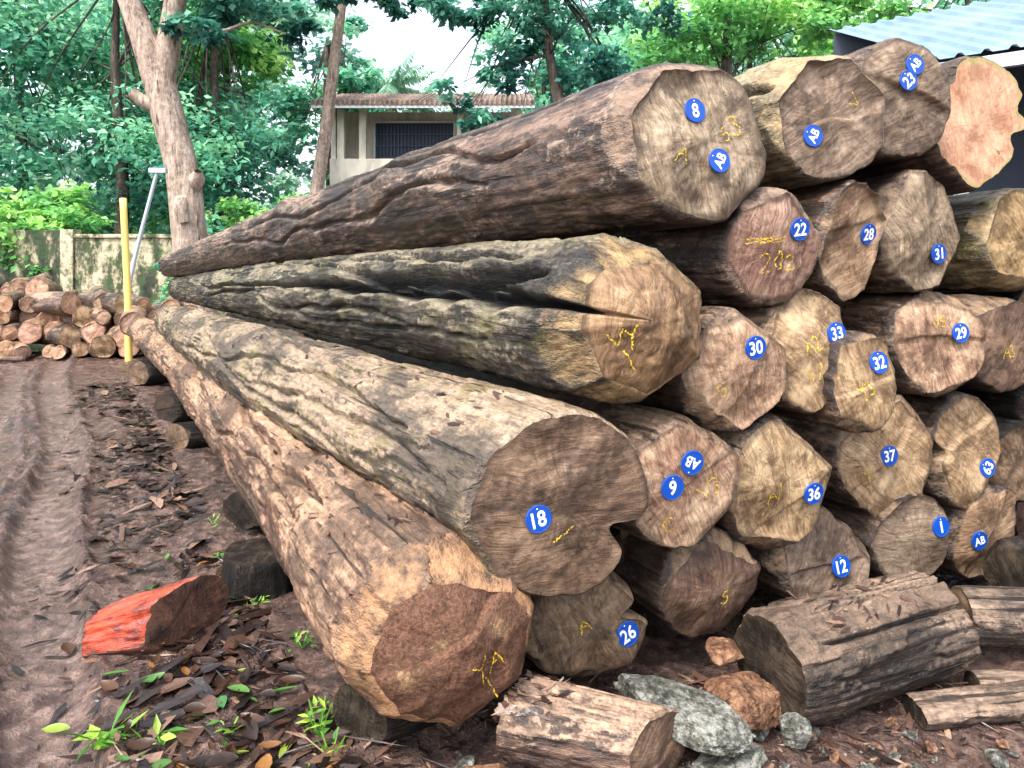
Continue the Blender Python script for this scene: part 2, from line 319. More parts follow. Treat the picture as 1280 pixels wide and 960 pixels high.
def loose_bark(parent,V,n,smax,mat,arc=(50,150)):
    nrw,na=V.shape[:2];vs=[];fs=[];tn=[];sh=[(-1,0),(-.6,.8),(.1,1),(.75,.7),(1,-.1),(.5,-.9),(-.3,-1),(-.8,-.6)]
    for k in range(n):
        S=.25+smax*random.random()**1.6;i=int(np.searchsorted(-V[:,0,2],S));i=min(max(i,1),nrw-2);j=int(random.uniform(*arc)/360*na)%na
        p=V[i,j];tu=norm(V[i+1,j]-V[i-1,j]);tv=norm(V[i,(j+1)%na]-V[i,(j-1)%na]);nn_=norm(np.cross(tu,tv));nn_=nn_*np.sign(nn_[0]*math.cos(j/na*6.283)+nn_[1]*math.sin(j/na*6.283))
        L=random.uniform(.006,.045);W=L*random.uniform(.08,.35);a=random.gauss(0,.6);b=len(vs);t=random.choice([.1,.2,.4,.6,.8]);lift=random.uniform(-.15,.2)
        for (x,y) in sh:
            x*=L*random.uniform(.7,1.1);y*=W*random.uniform(.5,1.2);X=x*math.cos(a)-y*math.sin(a);Y=x*math.sin(a)+y*math.cos(a)
            vs.append(p+tu*X+tv*Y+nn_*(.004+lift*x));tn.append(t)
        fs.append(tuple(range(b,b+8)))
    o=obj('loose_bark',mesh('loose_bark',vs,fs,mat,False,{'tone':tn}),parent);o["kind"]="stuff";return o
def make_log(name,Fp,Bp,r0,r1,label,cat='log',group=None,prof=None,nfac=7,grooves=(),az=None,tilt=0,mb=B_G,mc=C_T,nr=70,na=84,seed=1,tags=(),marks=(),loose=0,**k):
    M,L=frame(Fp,Bp)
    sl=(0,0)
    if az is not None:
        N=Vector((math.sin(rad(az))*math.cos(rad(tilt)),-math.cos(rad(az))*math.cos(rad(tilt)),math.sin(rad(tilt))))
        Nl=M.to_3x3().transposed()@N;sl=(-Nl.x/Nl.z,-Nl.y/Nl.z)
    body,cap,hf,V=log_meshes(L,r0,r1,prof or [1]*12,nfac,grooves,sl,mb,mc,nr,na,seed,**k)
    o=obj(name,body,None,label,cat,group);o.matrix_world=M
    obj('cut_end',cap,o)
    for i,(t,u,v,rot) in enumerate(tags):
        h=max(float(hf(u+a,v+b)) -sl[0]*a-sl[1]*b for a,b in((0,0),(.04,0),(-.04,0),(0,.04),(0,-.04)))
        make_tag(o,t,(u,v,h+.005+.005*i),(-sl[0],-sl[1],1),rot)
    for (t,u,v,size,rot) in marks: make_chalk(o,hf,t,u,v,size,rot)
    if loose: loose_bark(o,V,loose,L*.55,M_chip)
    return o
def ramp_mat(name,stops,rough=.6,trans=False,bs=60):
    m=NT(name);t=m.attr('tone');n=m.noise(m.obj(),bs,4,.6);c=m.ramp(t,stops);c=m.mix(.6,c,m.ramp(n,[(.35,.4),(.65,1.)]),'MULTIPLY')
    m.fin(c,rough,m.bump(n,.5,.004))
    if trans:
        tr=m.n('ShaderNodeBsdfTranslucent');m.l(c,tr.inputs[0]);mx=m.n('ShaderNodeMixShader');mx.inputs[0].default_value=.3;m.l(m.b.outputs[0],mx.inputs[1]);m.l(tr.outputs[0],mx.inputs[2]);m.l(mx.outputs[0],m.o.inputs[0])
    return m.m
M_chip=ramp_mat('bark_chips',[(0,(.012,.007,.006)),(.35,(.05,.026,.019)),(.7,(.16,.088,.058)),(1,(.38,.25,.17))],.35)
GP="felled logs in the big timber stack"
def rear(F,len_=1.0,z=None):
    B=Vector((-5.1+1.8*F[0],10.4,.9+(F[2]-.9)*.62));F=Vector(F);return F+(B-F)*len_
make_log('log',(.76,3.0,2.27),(-4.83,10.5,1.66),.345,.165,"long dark reddish-brown tapered log topping the stack, tags 8 and AB",group=GP,
 prof=[1.02,1.0,.97,.97,1.03,1.02,1,1,1,1.0,1,1.02],grooves=[(128,3,.16,.5,4.2,.3),(158,3.5,.14,.6,6,.4),(188,4,.12,1.0,7,.4)],az=24,tilt=4,mb=B_A1,mc=C_G,nr=300,na=200,seed=3,
 facets=[(95,.88,.5),(140,.9,.3),(185,.93,.25),(20,.93,.5),(-50,.95,.5),(-110,.95,.4)],
 tags=[('8',-.037,.114,8),('AB',.057,-.088,62)],marks=[('A',-.14,-.06,.075,-10),('3',.14,.06,.09,20),('5',.1,.02,.06,30)],knots=[(2.2,150,.18,.05),(4.4,120,.15,.05),(3.4,175,.2,.04),(5.6,150,.12,.05)],bend=(.05,.03),ridge=.008,flat=.05,pw=1.35,pamp=.006,rough=.03,step=.01,jag=.02)
make_log('log',(.49,2.84,1.55),(-4.72,10.5,1.345),.325,.175,"long blackened log with deep splits and mossy yellow hewn end",group=GP,
 prof=[1.0,.98,1.0,1.03,1.05,1.0,1,1.0,1,1.0,1,1.0],grooves=[(162,8,.62,-.06,3.4,.1),(140,7,.5,.2,2.8,.2),(120,4,.3,.5,2.6,.3),(130,4,.22,1.5,6.5,.4),(190,4,.22,1.4,7.2,.4),(110,4,.18,2.6,7,.4),(160,4,.25,2.6,7.5,.4),(205,3,.16,.6,4,.3)],az=20,tilt=0,mb=B_C0,mc=C_Y,nr=320,na=230,seed=5,
 facets=[(95,.68,.55),(130,.8,.4),(170,.74,.45),(205,.72,.4),(245,.8,.42),(50,.78,.6),(0,.85,.6),(-60,.84,.5)],
 marks=[('VY',-.17,-.07,.07,15),('/',-.1,-.16,.07,60)],bend=(.02,.02),ridge=.011,flat=.28,lump=.08,pw=1.35,pamp=.01,rough=.05,step=.02,jag=.03)
make_log('log',(.17,2.67,.90),(-4.63,10.0,.934),.345,.2,"long grey log with dusty bark, heart-shaped end tagged 18",group=GP,
 prof=[1.05,1.08,1.0,.98,.9,.96,1.0,.95,.95,1.0,1.02,.97],grooves=[(-27,9,.3,-1,2.5,.0),(150,3,.13,.6,5,.4),(105,3,.1,.8,4,.4),(185,4,.12,1.2,6,.4),(168,3,.1,.3,3,.3)],az=20,tilt=2,mb=B_D0,mc=C_D,nr=320,na=200,seed=8,
 facets=[(160,.93,.3),(200,.93,.35)],
 tags=[('18',-.091,-.032,12)],marks=[('~',-.03,-.12,.06,30)],bend=(-.1,.05),knots=[(1.2,140,.2,.03),(3.2,110,.2,.04),(6,120,.2,.05)],ridge=.007,flat=.03,pw=1.3,pamp=.009,step=.01,loose=150,jag=.03)
make_log('log',(-.216,2.5,.50),(-5.75,11.5,.66),.325,.19,"long reddish-brown peeled log, sawdust on its end",group=GP,
 prof=[1.0,.95,.98,1.0,1.02,1.0,1,1.02,1.02,1.0,1,1.0],grooves=[(120,4,.16,.8,4,.4),(150,3,.14,1.0,5.5,.5),(95,4,.16,.7,3.2,.4)],az=18,tilt=-2,mb=B_E0,mc=C_E,nr=320,na=200,seed=14,
 facets=[(75,.6,.8),(115,.68,.65),(165,.74,.5),(210,.8,.45),(35,.82,.6),(-10,.88,.6),(-60,.88,.5),(-110,.84,.5)],
 marks=[('YA',.04,-.08,.08,20),('/',.1,-.16,.08,60)],bend=(.1,-.04),knots=[(2.5,120,.16,.05),(4.5,140,.2,.05),(1.2,100,.15,.03)],ridge=.008,lump=.09,flat=.2,pw=1.15,pamp=.01,rough=.04,step=.05,loose=170,jag=.03)
T=[
 ((1.45,3.35,2.43),.31,.5,"mossy log with split weathered end, tag AB",[1.1,1.05,1,1.05,1.05,1,1,.95,.95,.9,.9,1.0],B_Y,C_G,18,[('AB',-.105,-.09,65)],[('V',.12,.05,.08,60)],dict(grooves=[(150,8,.5,.05,2,.15),(125,6,.35,.3,2.5,.2),(185,6,.3,.2,2.5,.2)],facets=[(95,.85,.3),(140,.85,.3),(50,.9,.5),(190,.9,.4),(0,.95,.6)])),
 ((1.90,3.59,2.56),.28,.5,"brown log with smooth weathered end, tags 23 and AB",[1,1,1,1,1,1,1,1,1,1,1,1],B_G,C_G,14,[('23',-.015,.08,40),('AB',.03,.16,50)],[],dict(nfac=3,chamf=(.9,1),flat=.0,tilt=0)),
 ((2.43,3.87,2.49),.37,.5,"log with fresh salmon-pink lobed cut face",[.8,.92,.95,1.0,.85,.72,.72,.7,.72,.98,.8,.7],B_G,C_O,10,[],[],dict(nfac=0,rough=.005,step=0,flat=0,tilt=0,grooves=[(20,10,.2,-1,1,.1),(-20,10,.22,-1,1,.1),(120,9,.18,-1,1,.1)])),
 ((2.80,4.03,1.89),.31,.8,"tan log with mossy yellow end at stack edge",[.9]*12,B_Y,C_Y,15,[],[],{}),
 ((1.12,3.17,1.83),.245,1,"brown log with chalked numbers on end, tag 22",[1.05,1,1,1,1,1,1.05,1,.95,.98,1,1.05],B_A1,C_P,20,[('22',.105,.082,5)],[('20',-.08,-.06,.09,5),('2',.05,-.06,.07,8),('~~',-.14,.02,.08,3),('~~',-.14,.035,.08,2)],{}),
 ((1.57,3.41,1.87),.28,1,"narrow oval-ended brown log, tag 28",[.78,.85,.95,1,.9,.75,.75,.8,.9,1,.92,.82],B_G,C_T,26,[('28',.13,.033,5)],[],{}),
 ((2.01,3.65,1.92),.30,1,"weathered log with ragged angular end and blue tag",[.95,.9,.95,1,.9,.85,.85,.85,.9,1,1,.95],B_G,C_G,20,[('31',.12,-.11,10)],[],{}),
 ((.93,3.07,1.32),.25,1,"log with pale rough-sawn end, tag 30",[1.02,1,.95,1,.97,1,1.02,1,.95,1,.95,1],B_G,C_P,18,[('30',.06,.10,10)],[('5',-.1,-.08,.06,40)],{}),
 ((1.31,3.27,1.39),.27,1,"log with angular tan end and yellow chalk, tag 33",[.9,1,.95,1,.85,.85,.9,.85,.95,1,.92,.8],B_G,C_T,18,[('33',.14,.064,8)],[('A2',-.05,.0,.07,20),('5/',-.03,-.12,.06,20)],{}),
 ((1.57,3.28,1.236),.215,1,"small log with oval tan end, tag 32",[.82,.88,1,1,.95,.86,.82,.88,1,1.04,.95,.85],B_G,C_T,18,[('32',.06,.09,10)],[('Y3',-.07,-.04,.06,20)],dict(nfac=3,chamf=(.9,1))),
 ((2.15,3.72,1.36),.27,1,"log with pinkish rough end, tag 29",[1.05,1,1,.95,.95,1,.95,.9,.95,1,.95,1],B_G,C_P,12,[('29',.098,.052,8)],[('V5',-.05,.1,.06,10)],{}),
 ((2.66,3.99,1.325),.26,1,"reddish dark log end with chalk scribble",[1]*12,B_G,C_D,16,[],[('A3',-.05,-.05,.07,10)],{}),
 ((.68,2.94,.893),.26,1,"pink-tan rough log end, tags 9 and AB",[1,1,.95,1,.97,1.0,.97,.95,.98,1,.98,.98],B_G,C_P,18,[('9',-.067,.0,5),('AB',.004,.095,155)],[('C',-.08,-.16,.07,10),('V3',.06,-.05,.08,25)],{}),
 ((1.16,3.19,.81),.285,1,"large tan log end with fan saw marks, tag 36",[1.02,.95,.9,.98,1.03,1.0,.92,.92,.98,1.02,1,1.02],B_G,C_T,18,[('36',.131,-.038,5)],[('A/',-.08,-.05,.06,30)],{}),
 ((1.84,3.65,.80),.325,1,"angular tan log end cut to a point, tag 37",[.88,.98,1.0,.82,.72,.8,.85,.78,.82,1.02,.92,.82],B_G,C_T,15,[('37',.0,.02,6)],[('Y',-.14,-.08,.07,30)],{}),
 ((2.36,3.86,.787),.28,1,"split brown log end with tilted tag 63",[.9,1,1,1,.9,.75,.65,.75,.9,1.05,.95,.85],B_G,C_T,16,[('63',.12,-.095,60)],[],dict(grooves=[(185,15,.3,-1,1,.1)])),
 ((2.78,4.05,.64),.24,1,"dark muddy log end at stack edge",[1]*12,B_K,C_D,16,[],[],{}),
 ((.313,2.92,.34),.24,1,"knotty brown log end with hollow, tag 26",[1.1,1,.9,.95,1,1.05,1.1,1,.9,.9,.95,1.1],B_G,C_D,20,[('26',.15,-.053,25)],[('A',-.06,.0,.06,30)],dict(grooves=[(5,9,.4,-1,1,.1)])),
 ((.84,3.12,.41),.23,1,"dark reddish log end with rounded chamfered rim",[1.05,1,1,1,1,1,1,1,1,1,1,1],B_G,C_D,20,[],[('5',0,-.03,.06,5)],dict(flat=.25,chamf=(.7,.85))),
 ((1.435,3.4,.40),.24,1,"jagged two-lobed log end, tag 12",[1.05,.85,.8,1.05,1,.95,1.05,.95,.9,.8,1.0,1.05],B_G,C_G,16,[('12',.07,-.026,8)],[],dict(grooves=[(-70,10,.35,-1,1,.1)])),
 ((1.975,3.65,.40),.23,1,"tan log end with small blue tag",[1,1,1,1,.95,.95,1,.95,.95,1,1,1],B_G,C_G,15,[('1',.14,.06,10)],[],{}),
 ((2.52,3.92,.34),.26,1,"pale tan log end low in the stack, tag AB",[.9,.95,1,1,.95,.85,.85,.9,1,1,.95,.9],B_G,C_T,15,[('AB',-.088,-.03,15)],[],{}),
 ((1.95,4.15,1.0),.16,1,"black-barked log deep within the stack",[1]*12,B_K,C_D,20,[],[],{}),
 ((.62,3.3,.52),.17,1,"black-barked log deep within the stack",[1]*12,B_K,C_D,20,[],[],{}),
 ((2.3,4.3,1.72),.24,1,"black-barked log deep within the stack",[1]*12,B_K,C_D,20,[],[],{}),
 ((3.1,4.3,1.4),.27,1,"black-barked log at the stack end",[1]*12,B_K,C_D,20,[],[],{}),
 ((3.15,4.3,.9),.27,1,"black-barked log at the stack end",[1]*12,B_K,C_D,20,[],[],{}),
 ((3.1,4.3,.35),.27,1,"black-barked log at the stack end",[1]*12,B_K,C_D,20,[],[],{}),
]
for i,(F,r,ln,lab,prof,mb,mc,az,tags,marks,kw) in enumerate(T):
    k=dict(nfac=random.choice([2,3,4]),chamf=(.78,.97),tilt=random.uniform(-8,6),ridge=.009,lump=.06,flat=random.uniform(0,.08),step=.025,rough=.035,fl=.7,jag=.07);k.update(kw)
    make_log('log',F,rear(F,ln),r*1.02,r*(1-.4*ln),lab,group=GP,prof=prof,az=az,mb=mb,mc=mc,nr=110,na=130,seed=20+i,tags=tags,marks=marks,**k)
# ---------------------------------------------------------------- ground
P0=np.array([-1.65,2.68]);tt=np.array([-.529,.849]);nn=np.array([.849,.529])
def rutmask(x,y):
    dx=x-P0[0];dy=y-P0[1];c=dx*nn[0]+dy*nn[1];al=dx*tt[0]+dy*tt[1]
    w=.07*np.sin(al*.9)+.05*fbm(al*.7,0*al,0*al,2,1);m1=np.exp(-((c+w)/.15)**6);m2=np.exp(-((c+1.75+w)/.17)**6);m3=np.exp(-((c+.5-w)/.12)**6)*.8
    fade=1/(1+np.exp((al-12)*1.2))
    brk=np.clip(1.0+1.3*fbm(x*1.6,y*1.6,0*x+8,3,1),0,1)
    return np.maximum(np.maximum(m1,m2),m3)*fade*brk,c+w,al
def treadf(c,al,x,y): return sst(np.sin((al+.7*np.abs(c))*2*np.pi*6.5)+1.1*fbm(x*4,y*4,0*x+1,3,1),-.3,.4)
def gz(x,y):
    x=np.asarray(x,float);y=np.asarray(y,float);m,c,al=rutmask(x,y)
    near=np.exp(-((x+1)**2+(y-4)**2)/400)
    h=.035*fbm(x*.8,y*.8,0*x,3,1)+.04*fbm(x*4,y*4,0*x+4,4,2,.6)+.014*fbm(x*17,y*17,0*x+2,3,3,.6)
    ed=(np.exp(-((np.abs(c)-.21)/.045)**2)+np.exp(-((np.abs(c+.5)-.18)/.045)**2)*.8)*.045*(1+2.0*fbm(x*6,y*6,0*x+9,3,0))
    tread=treadf(c,al,x,y)*.012*m
    clod=.045*np.maximum(fbm(x*9,y*9,0*x+6,3,0,.6),0)*(1-m)
    return (h*(1-.7*m)-.045*m+ed+tread+clod)*near
gx=np.concatenate([-8-np.geomspace(.2,250,40)[::-1],np.linspace(-8,-4,150)[:-1],np.linspace(-4,0,290)[:-1],np.linspace(0,3.2,100),3.2+np.geomspace(.05,250,50)])
gy=np.concatenate([-60+np.linspace(0,60,8),np.linspace(1,2.2,12)[:-1],np.linspace(2.2,7,320)[:-1],np.linspace(7,15,230),15+np.geomspace(.1,400,45)])
GX,GY=np.meshgrid(gx,gy,indexing='ij');GZ=gz(GX,GY);rm,rc,ra=rutmask(GX,GY)
nx,ny=GX.shape;idx=np.arange(nx*ny).reshape(nx,ny)
F=np.stack([idx[:-1,:-1],idx[1:,:-1],idx[1:,1:],idx[:-1,1:]],-1).reshape(-1,4).tolist()
m=NT('mud');o=m.obj();n1=m.noise(o,1.6,6,.65);n2=m.noise(o,14,6,.75);n3=m.noise(o,70,4,.75);rt=m.attr('rut')
c=m.ramp(m.math('ADD',m.math('MULTIPLY',n1,.35),m.math('MULTIPLY',n2,.65)),[(.4,(.016,.008,.006)),(.5,(.085,.046,.034)),(.59,(.22,.135,.105))])
c=m.mix(m.math('MULTIPLY',rt,.6),c,m.mix(m.ramp(n2,[(.38,0),(.62,1)]),(.11,.068,.055),(.37,.265,.225)))
c=m.mix(m.ramp(m.math('ADD',m.math('MULTIPLY',n1,.5),m.math('MULTIPLY',n3,.5)),[(.51,0),(.6,.7)]),c,(.02,.01,.008))
c=m.mix(m.math('MULTIPLY',m.attr('tread'),.35),c,(.045,.026,.02))
rg=m.ramp(m.math('ADD',n1,m.math('MULTIPLY',m.math('SUBTRACT',n2,.5),.5)),[(.48,.05),(.62,.45)])
M_mud=m.fin(c,rg,m.bump(m.math('ADD',n2,m.math('MULTIPLY',n3,.6)),1.0,.03),.65)
g=obj('ground',mesh('ground',np.stack([GX,GY,GZ],-1).reshape(-1,3),F,M_mud,True,{'rut':rm.reshape(-1),'tread':((1-treadf(rc,ra,GX,GY))*rm).reshape(-1)}),kind='structure',label="muddy brown yard ground with wet tyre ruts",cat='ground')
# ---------------------------------------------------------------- other wood
mk=make_log
mk('short_log',(-1.52,3.42,.15),(-1.88,3.38,.09),.155,.115,"short split log with deep red heartwood on mud",prof=[1,1,1,1.05,1,.95,.95,.95,.95,1,1,1],nfac=0,az=48,tilt=8,mb=B_R,mc=C_R,nr=60,na=90,seed=61,ridge=.008,pamp=.004,facets=[(100,.78,-.12),(165,.74,-.12)])
mk('stump_round',(-1.36,4.02,.2),(-1.36,4.02,-.02),.205,.22,"black wet wood round lying flat with radial crack",cat='stump',prof=[1,1,.95,1,1,1.1,1,1,1,1,.95,1],nfac=0,mb=B_K,mc=C_K,nr=24,na=80,seed=62,grooves=[(200,9,.5,-1,3,.0)],ridge=.02)
mk('support_block',(-.56,2.7,.12),(-.15,3.05,.1),.115,.13,"dark wood chock wedged under the lowest log",nfac=3,mb=B_K,mc=C_K,nr=40,na=60,seed=63,az=-25)
mk('support_block',(-1.75,4.76,.16),(-1.2,5.0,.17),.12,.13,"dark wood chock wedged under the lowest log",nfac=3,mb=B_K,mc=C_K,nr=40,na=60,seed=64,az=-25)
mk('support_block',(-3.12,6.87,.12),(-2.5,7.2,.13),.13,.13,"dark wood chock with grey cut end under the log",nfac=3,mb=B_K,mc=C_D,nr=40,na=60,seed=65,az=-25)
mk('support_block',(-3.72,7.95,.16),(-3.2,8.3,.16),.17,.16,"dark wood chock wedged under the lowest log",nfac=3,mb=B_K,mc=C_K,nr=40,na=60,seed=66,az=-25)
mk('support_block',(-5.15,10.2,.18),(-4.5,10.6,.2),.18,.17,"brown wood chock wedged under the log tips",nfac=3,mb=B_K,mc=C_D,nr=40,na=60,seed=67,az=-25)
mk('short_log',(.99,2.86,.21),(1.84,3.22,.21),.205,.195,"thick short wet log lying before the stack",prof=[1,1,1.02,1,1,.95,1,1,1,1,1,1],mb=B_W,mc=C_K,nr=140,na=170,seed=68,facets=[(60,.88,.0),(100,.9,.02),(150,.95,.2)],grooves=[(80,3,.3,.02,2,.25),(110,3,.25,.0,2,.25),(50,3,.22,.1,2,.2),(135,3,.25,.1,2,.25),(95,2.5,.2,.1,.8,.3),(160,3,.2,.1,.8,.3)],ridge=.018,pamp=.022,loose=90,jag=.06)
mk('short_log',(.50,2.5,.13),(.02,2.62,.17),.13,.14,"splintered short log lying against the lowest log",nfac=3,mb=B_S,mc=C_D,nr=90,na=110,seed=69,az=40,grooves=[(90,4,.22,.05,1,.2),(130,4,.2,.05,1,.2),(60,4,.2,.0,1,.2),(110,3,.2,.0,1,.2)],ridge=.018,rough=.1,pamp=.015,loose=130,jag=.06)
mk('short_log',(2.0,3.3,.2),(3.2,3.2,.2),.12,.11,"grey weathered pole lying before the stack",nfac=2,mb=B_W,mc=C_D,nr=60,na=60,seed=70)
mk('short_log',(2.36,3.5,.28),(3.2,3.85,.3),.15,.15,"black gnarled log stub resting by the stack",nfac=5,mb=B_K,mc=C_K,nr=40,na=60,seed=71,lump=.2)
mk('short_log',(1.55,2.85,.05),(2.4,2.95,.06),.07,.07,"rotten splintered wood slab on the ground",prof=[1.2,.8,.5,.5,.6,1,1.3,1,.6,.5,.6,1],nfac=0,mb=B_W,mc=C_K,nr=60,na=60,seed=72,ridge=.05,lump=.25)
mk('short_log',(1.9,3.05,.03),(3.0,3.0,.05),.06,.05,"rotten splintered wood slab on the ground",nfac=0,mb=B_W,mc=C_K,nr=60,na=50,seed=73,ridge=.05,lump=.25)
mk('fallen_branch',(-9.2,12.3,.08),(-8.3,12.6,.05),.06,.04,"short pale branch on the mud",cat='branch',nfac=0,mb=B_S,mc=C_F,nr=30,na=30,seed=74)
mk('log',(-6.05,11.8,.72),(-7.2,14.2,.7),.2,.2,"peeled pinkish log at the stack tips",nfac=3,mb=B_E0,mc=C_P,nr=40,na=50,seed=75)
mk('log',(-5.35,11.6,.95),(-6.4,14,.9),.17,.16,"brown log at the stack tips",nfac=3,mb=B_S,mc=C_F,nr=40,na=50,seed=76)
var=[]
for i in range(10):
    r=.12+.012*i;PRF=[random.uniform(.88,1.08) for _ in range(8)]
    b,cp,_,_v=log_meshes(random.uniform(1.1,1.5),r,r*.9,PRF,2,(),(random.uniform(-.3,.3),random.uniform(-.25,.25)),[B_S,B_E0,B_G][i%3],[C_F,C_P,C_F,C_T,C_F][i%5],16,30,90+i,ridge=.012,bend=(random.uniform(-.04,.04),.02))
    var.append((b,cp,r))
cnt=0
for row in range(5):
    xs=-11.0+.2*row+random.uniform(-.1,.1)
    xmax=-5.5-(0,.1,.35,1.0,3.0)[row]
    while xs<xmax:
        b,cp,r=random.choice(var);y=12.9+.2*row+random.uniform(-.3,.25)+max(0,(xs+6.6))*.5;z=.18+.25*row+random.uniform(-.05,.05)
        if row==0:z=r+.01
        o=obj('firewood_log',b,None,"short cut log with orange-tan end in small pile",'log',"short logs in the small pile")
        a=rad(random.uniform(8,42) if random.random()>.07 else random.choice([58,65]));F_=Vector((xs,y,z));M,_=frame(F_,F_+Vector((-math.sin(a),math.cos(a),random.uniform(-.1,.1))))
        o.matrix_world=M@Matrix.Rotation(random.uniform(0,6),4,'Z')
        obj('cut_end',cp,o)
        xs+=r*1.75+random.uniform(.0,.05);cnt+=1
# ---------------------------------------------------------------- rocks
def rock(loc,size,c,lab,seed,rot=0,sub=5,lo=.55):
    import bmesh
    bm=bmesh.new();bmesh.ops.create_icosphere(bm,subdivisions=sub,radius=1)
    v=np.array([x.co[:] for x in bm.verts]);R=np.random.default_rng(seed)
    r=np.ones(len(v))*1.1
    for k in range(12):
        d=R.normal(size=3);d/=np.linalg.norm(d);cc=R.uniform(lo,.9);dt=v@d;r=np.where(dt>.05,np.minimum(r,cc/np.maximum(dt,.05)),r)
    v=v*r[:,None];v=v*(1+.1*fbm(v[:,0]*4+seed,v[:,1]*4,v[:,2]*4,5,0,.7)[:,None])
    v=v*np.array(size)
    for x,p in zip(bm.verts,v):x.co=p
    me=bpy.data.meshes.new('rock');bm.to_mesh(me);bm.free();me.materials.append(c)
    o=obj('rock',me,None,lab,'rock',None,None,loc);o.rotation_euler=(0,R.uniform(-.2,.2),rad(rot));return o
def rockmat(nm,a,b,c):
    m=NT(nm);o_=m.obj();n=m.noise(o_,9,6,.75);n2=m.noise(o_,45,5,.75);return m.fin(m.ramp(m.math('ADD',m.math('MULTIPLY',n,.55),m.math('MULTIPLY',n2,.45)),[(.42,a),(.5,b),(.58,c)]),.5,m.bump(m.math('ADD',n,n2),1,.02))
M_rgm=rockmat('rock_grey',(.02,.02,.015),(.11,.11,.09),(.33,.33,.29));M_rbm=rockmat('rock_brown',(.05,.022,.012),(.2,.095,.05),(.36,.21,.12))
rock((.58,2.7,.16),(.28,.17,.08),M_rgm,"flat mossy grey granite slab before the stack",1,-24,6,.5)
rock((.76,2.56,.04),(.17,.12,.045),M_rgm,"angular grey rock on the mud",2,20)
rock((.89,2.82,.11),(.15,.12,.1),M_rbm,"orange-brown laterite rock before the stack",3,10)
rock((.85,2.98,.2),(.1,.07,.05),M_rbm,"small brown rock resting on others",4,0)
rock((1.03,2.7,.05),(.07,.05,.07),M_rgm,"small grey rock beside short log",5,0)
for i in range(80):
    x=random.uniform(.5,2.6) if i%4 else random.uniform(-.3,.6);y=random.uniform(2.4,2.85);s=random.uniform(.012,.045)
    rock((x,y,float(gz(x,y))+s*.3),(s,s*random.uniform(.6,1),s*.6),random.choice([M_rgm,M_rgm,M_rbm]),"small stone on the muddy ground",30+i,random.uniform(0,180),3)["group"]="small stones scattered on the mud"
rock((-.1,2.44,.05),(.11,.08,.08),M_rbm,"brown rock under the lowest log",90,0)
# ---------------------------------------------------------------- litter
def chips(name,n,pos,lmin,lmax,asp,mat,label,tones,curl=.1):
    vs=[];fs=[];tn=[];sh=[(-1,0),(-.6,.8),(.1,1),(.75,.7),(1,-.1),(.5,-.9),(-.3,-1),(-.8,-.6)]
    for i in range(n):
        x,y=pos();L=(lmin+(lmax-lmin)*random.random()**3)*.5;W=L*random.uniform(*asp);a=random.uniform(0,6.3);tx=random.uniform(-.4,.4);ty=random.uniform(-.3,.3);z=float(gz(x,y))+.002+abs(tx)*W*.7+abs(ty)*L*.4
        b=len(vs);t=random.choice(tones)+random.uniform(-.05,.05)
        for k,(p,q) in enumerate(sh):
            p*=L*random.uniform(.6,1.2);q*=W*random.uniform(.3,1.3);zz=z+p*ty+q*tx+curl*(q*q/W)
            vs.append((x+p*math.cos(a)-q*math.sin(a),y+p*math.sin(a)+q*math.cos(a),zz));tn.append(t)
        vs.append((x,y,z+curl*.1*W+.004));tn.append(t)
        for k in range(8):fs.append((b+k,b+(k+1)%8,b+8))
    return obj(name,mesh(name,vs,fs,mat,False,{'tone':tn}),None,label,'debris',None,'stuff')
def strip():
    while True:
        y=2.4+8*random.random()**1.7;off=abs(random.gauss(0,.42));x=-.216-.613*(y-2.5)-.3-off
        if float(fbm(x*2,y*2,3.,3,2))>random.uniform(-.4,.2): return x,y
def front(): return random.uniform(-.6,3.2),random.uniform(2.3,3.1)
chips('bark_debris',2900,strip,.012,.26,(.1,.4),M_chip,"dark bark chips littering the mud",[.0,.0,.05,.1,.2,.3,.5,.75],.3)
chips('bark_debris',2000,front,.015,.13,(.08,.35),M_chip,"bark chips and splinters before the stack",[.1,.3,.5,.6,.9],.3)
chips('bark_debris',360,lambda:strip() if random.random()<.5 else front(),.1,.35,(.02,.05),M_chip,"thin splinters and twigs on the mud",[.1,.3,.5,.8],.3)
chips('bark_debris',700,lambda:(random.uniform(-6,0),2.4+8*random.random()),.012,.05,(.2,.6),M_chip,"small chips scattered over mud",[.0,.1,.2,.3],.3)
def leaves(name,n,pos,lmin,lmax,mat,label,tones):
    vs=[];fs=[];tn=[]
    for i in range(n):
        x,y=pos();L=random.uniform(lmin,lmax);W=L*random.uniform(.16,.27);a=random.uniform(0,6.3);z=float(gz(x,y))+.012;t=random.choice(tones)+random.uniform(-.06,.06);cu=random.uniform(-.1,.35);rl=random.uniform(-.5,.5);ks=[0,.2,.45,.7,.88,1];b=len(vs)
        for k in ks:
            w=W*math.sin(math.pi*min(1,k*.93+.03))**.8;p=(k-.5)*L;zz=z+cu*L*(k-.5)**2*2+.01
            for q in(-w,0,w):
                zq=zz+abs(q)*.5+q*rl;vs.append((x+p*math.cos(a)-q*math.sin(a),y+p*math.sin(a)+q*math.cos(a),max(zq,z)));tn.append(t)
        for j in range(5):
            for q in(0,1):
                c0=b+j*3+q;fs.append((c0,c0+1,c0+4,c0+3))
    return obj(name,mesh(name,vs,fs,mat,True,{'tone':tn}),None,label,'leaves',None,'stuff')
M_leaf=ramp_mat('litter_leaf',[(0,(.02,.011,.008)),(.3,(.11,.048,.022)),(.5,(.36,.17,.05)),(.7,(.26,.36,.045)),(1,(.045,.18,.05))],.35,True,25)
def lp():
    y=2.4+2.0*random.random()**1.5;return -.55-.613*(y-2.5)-abs(random.gauss(0,.45)),y
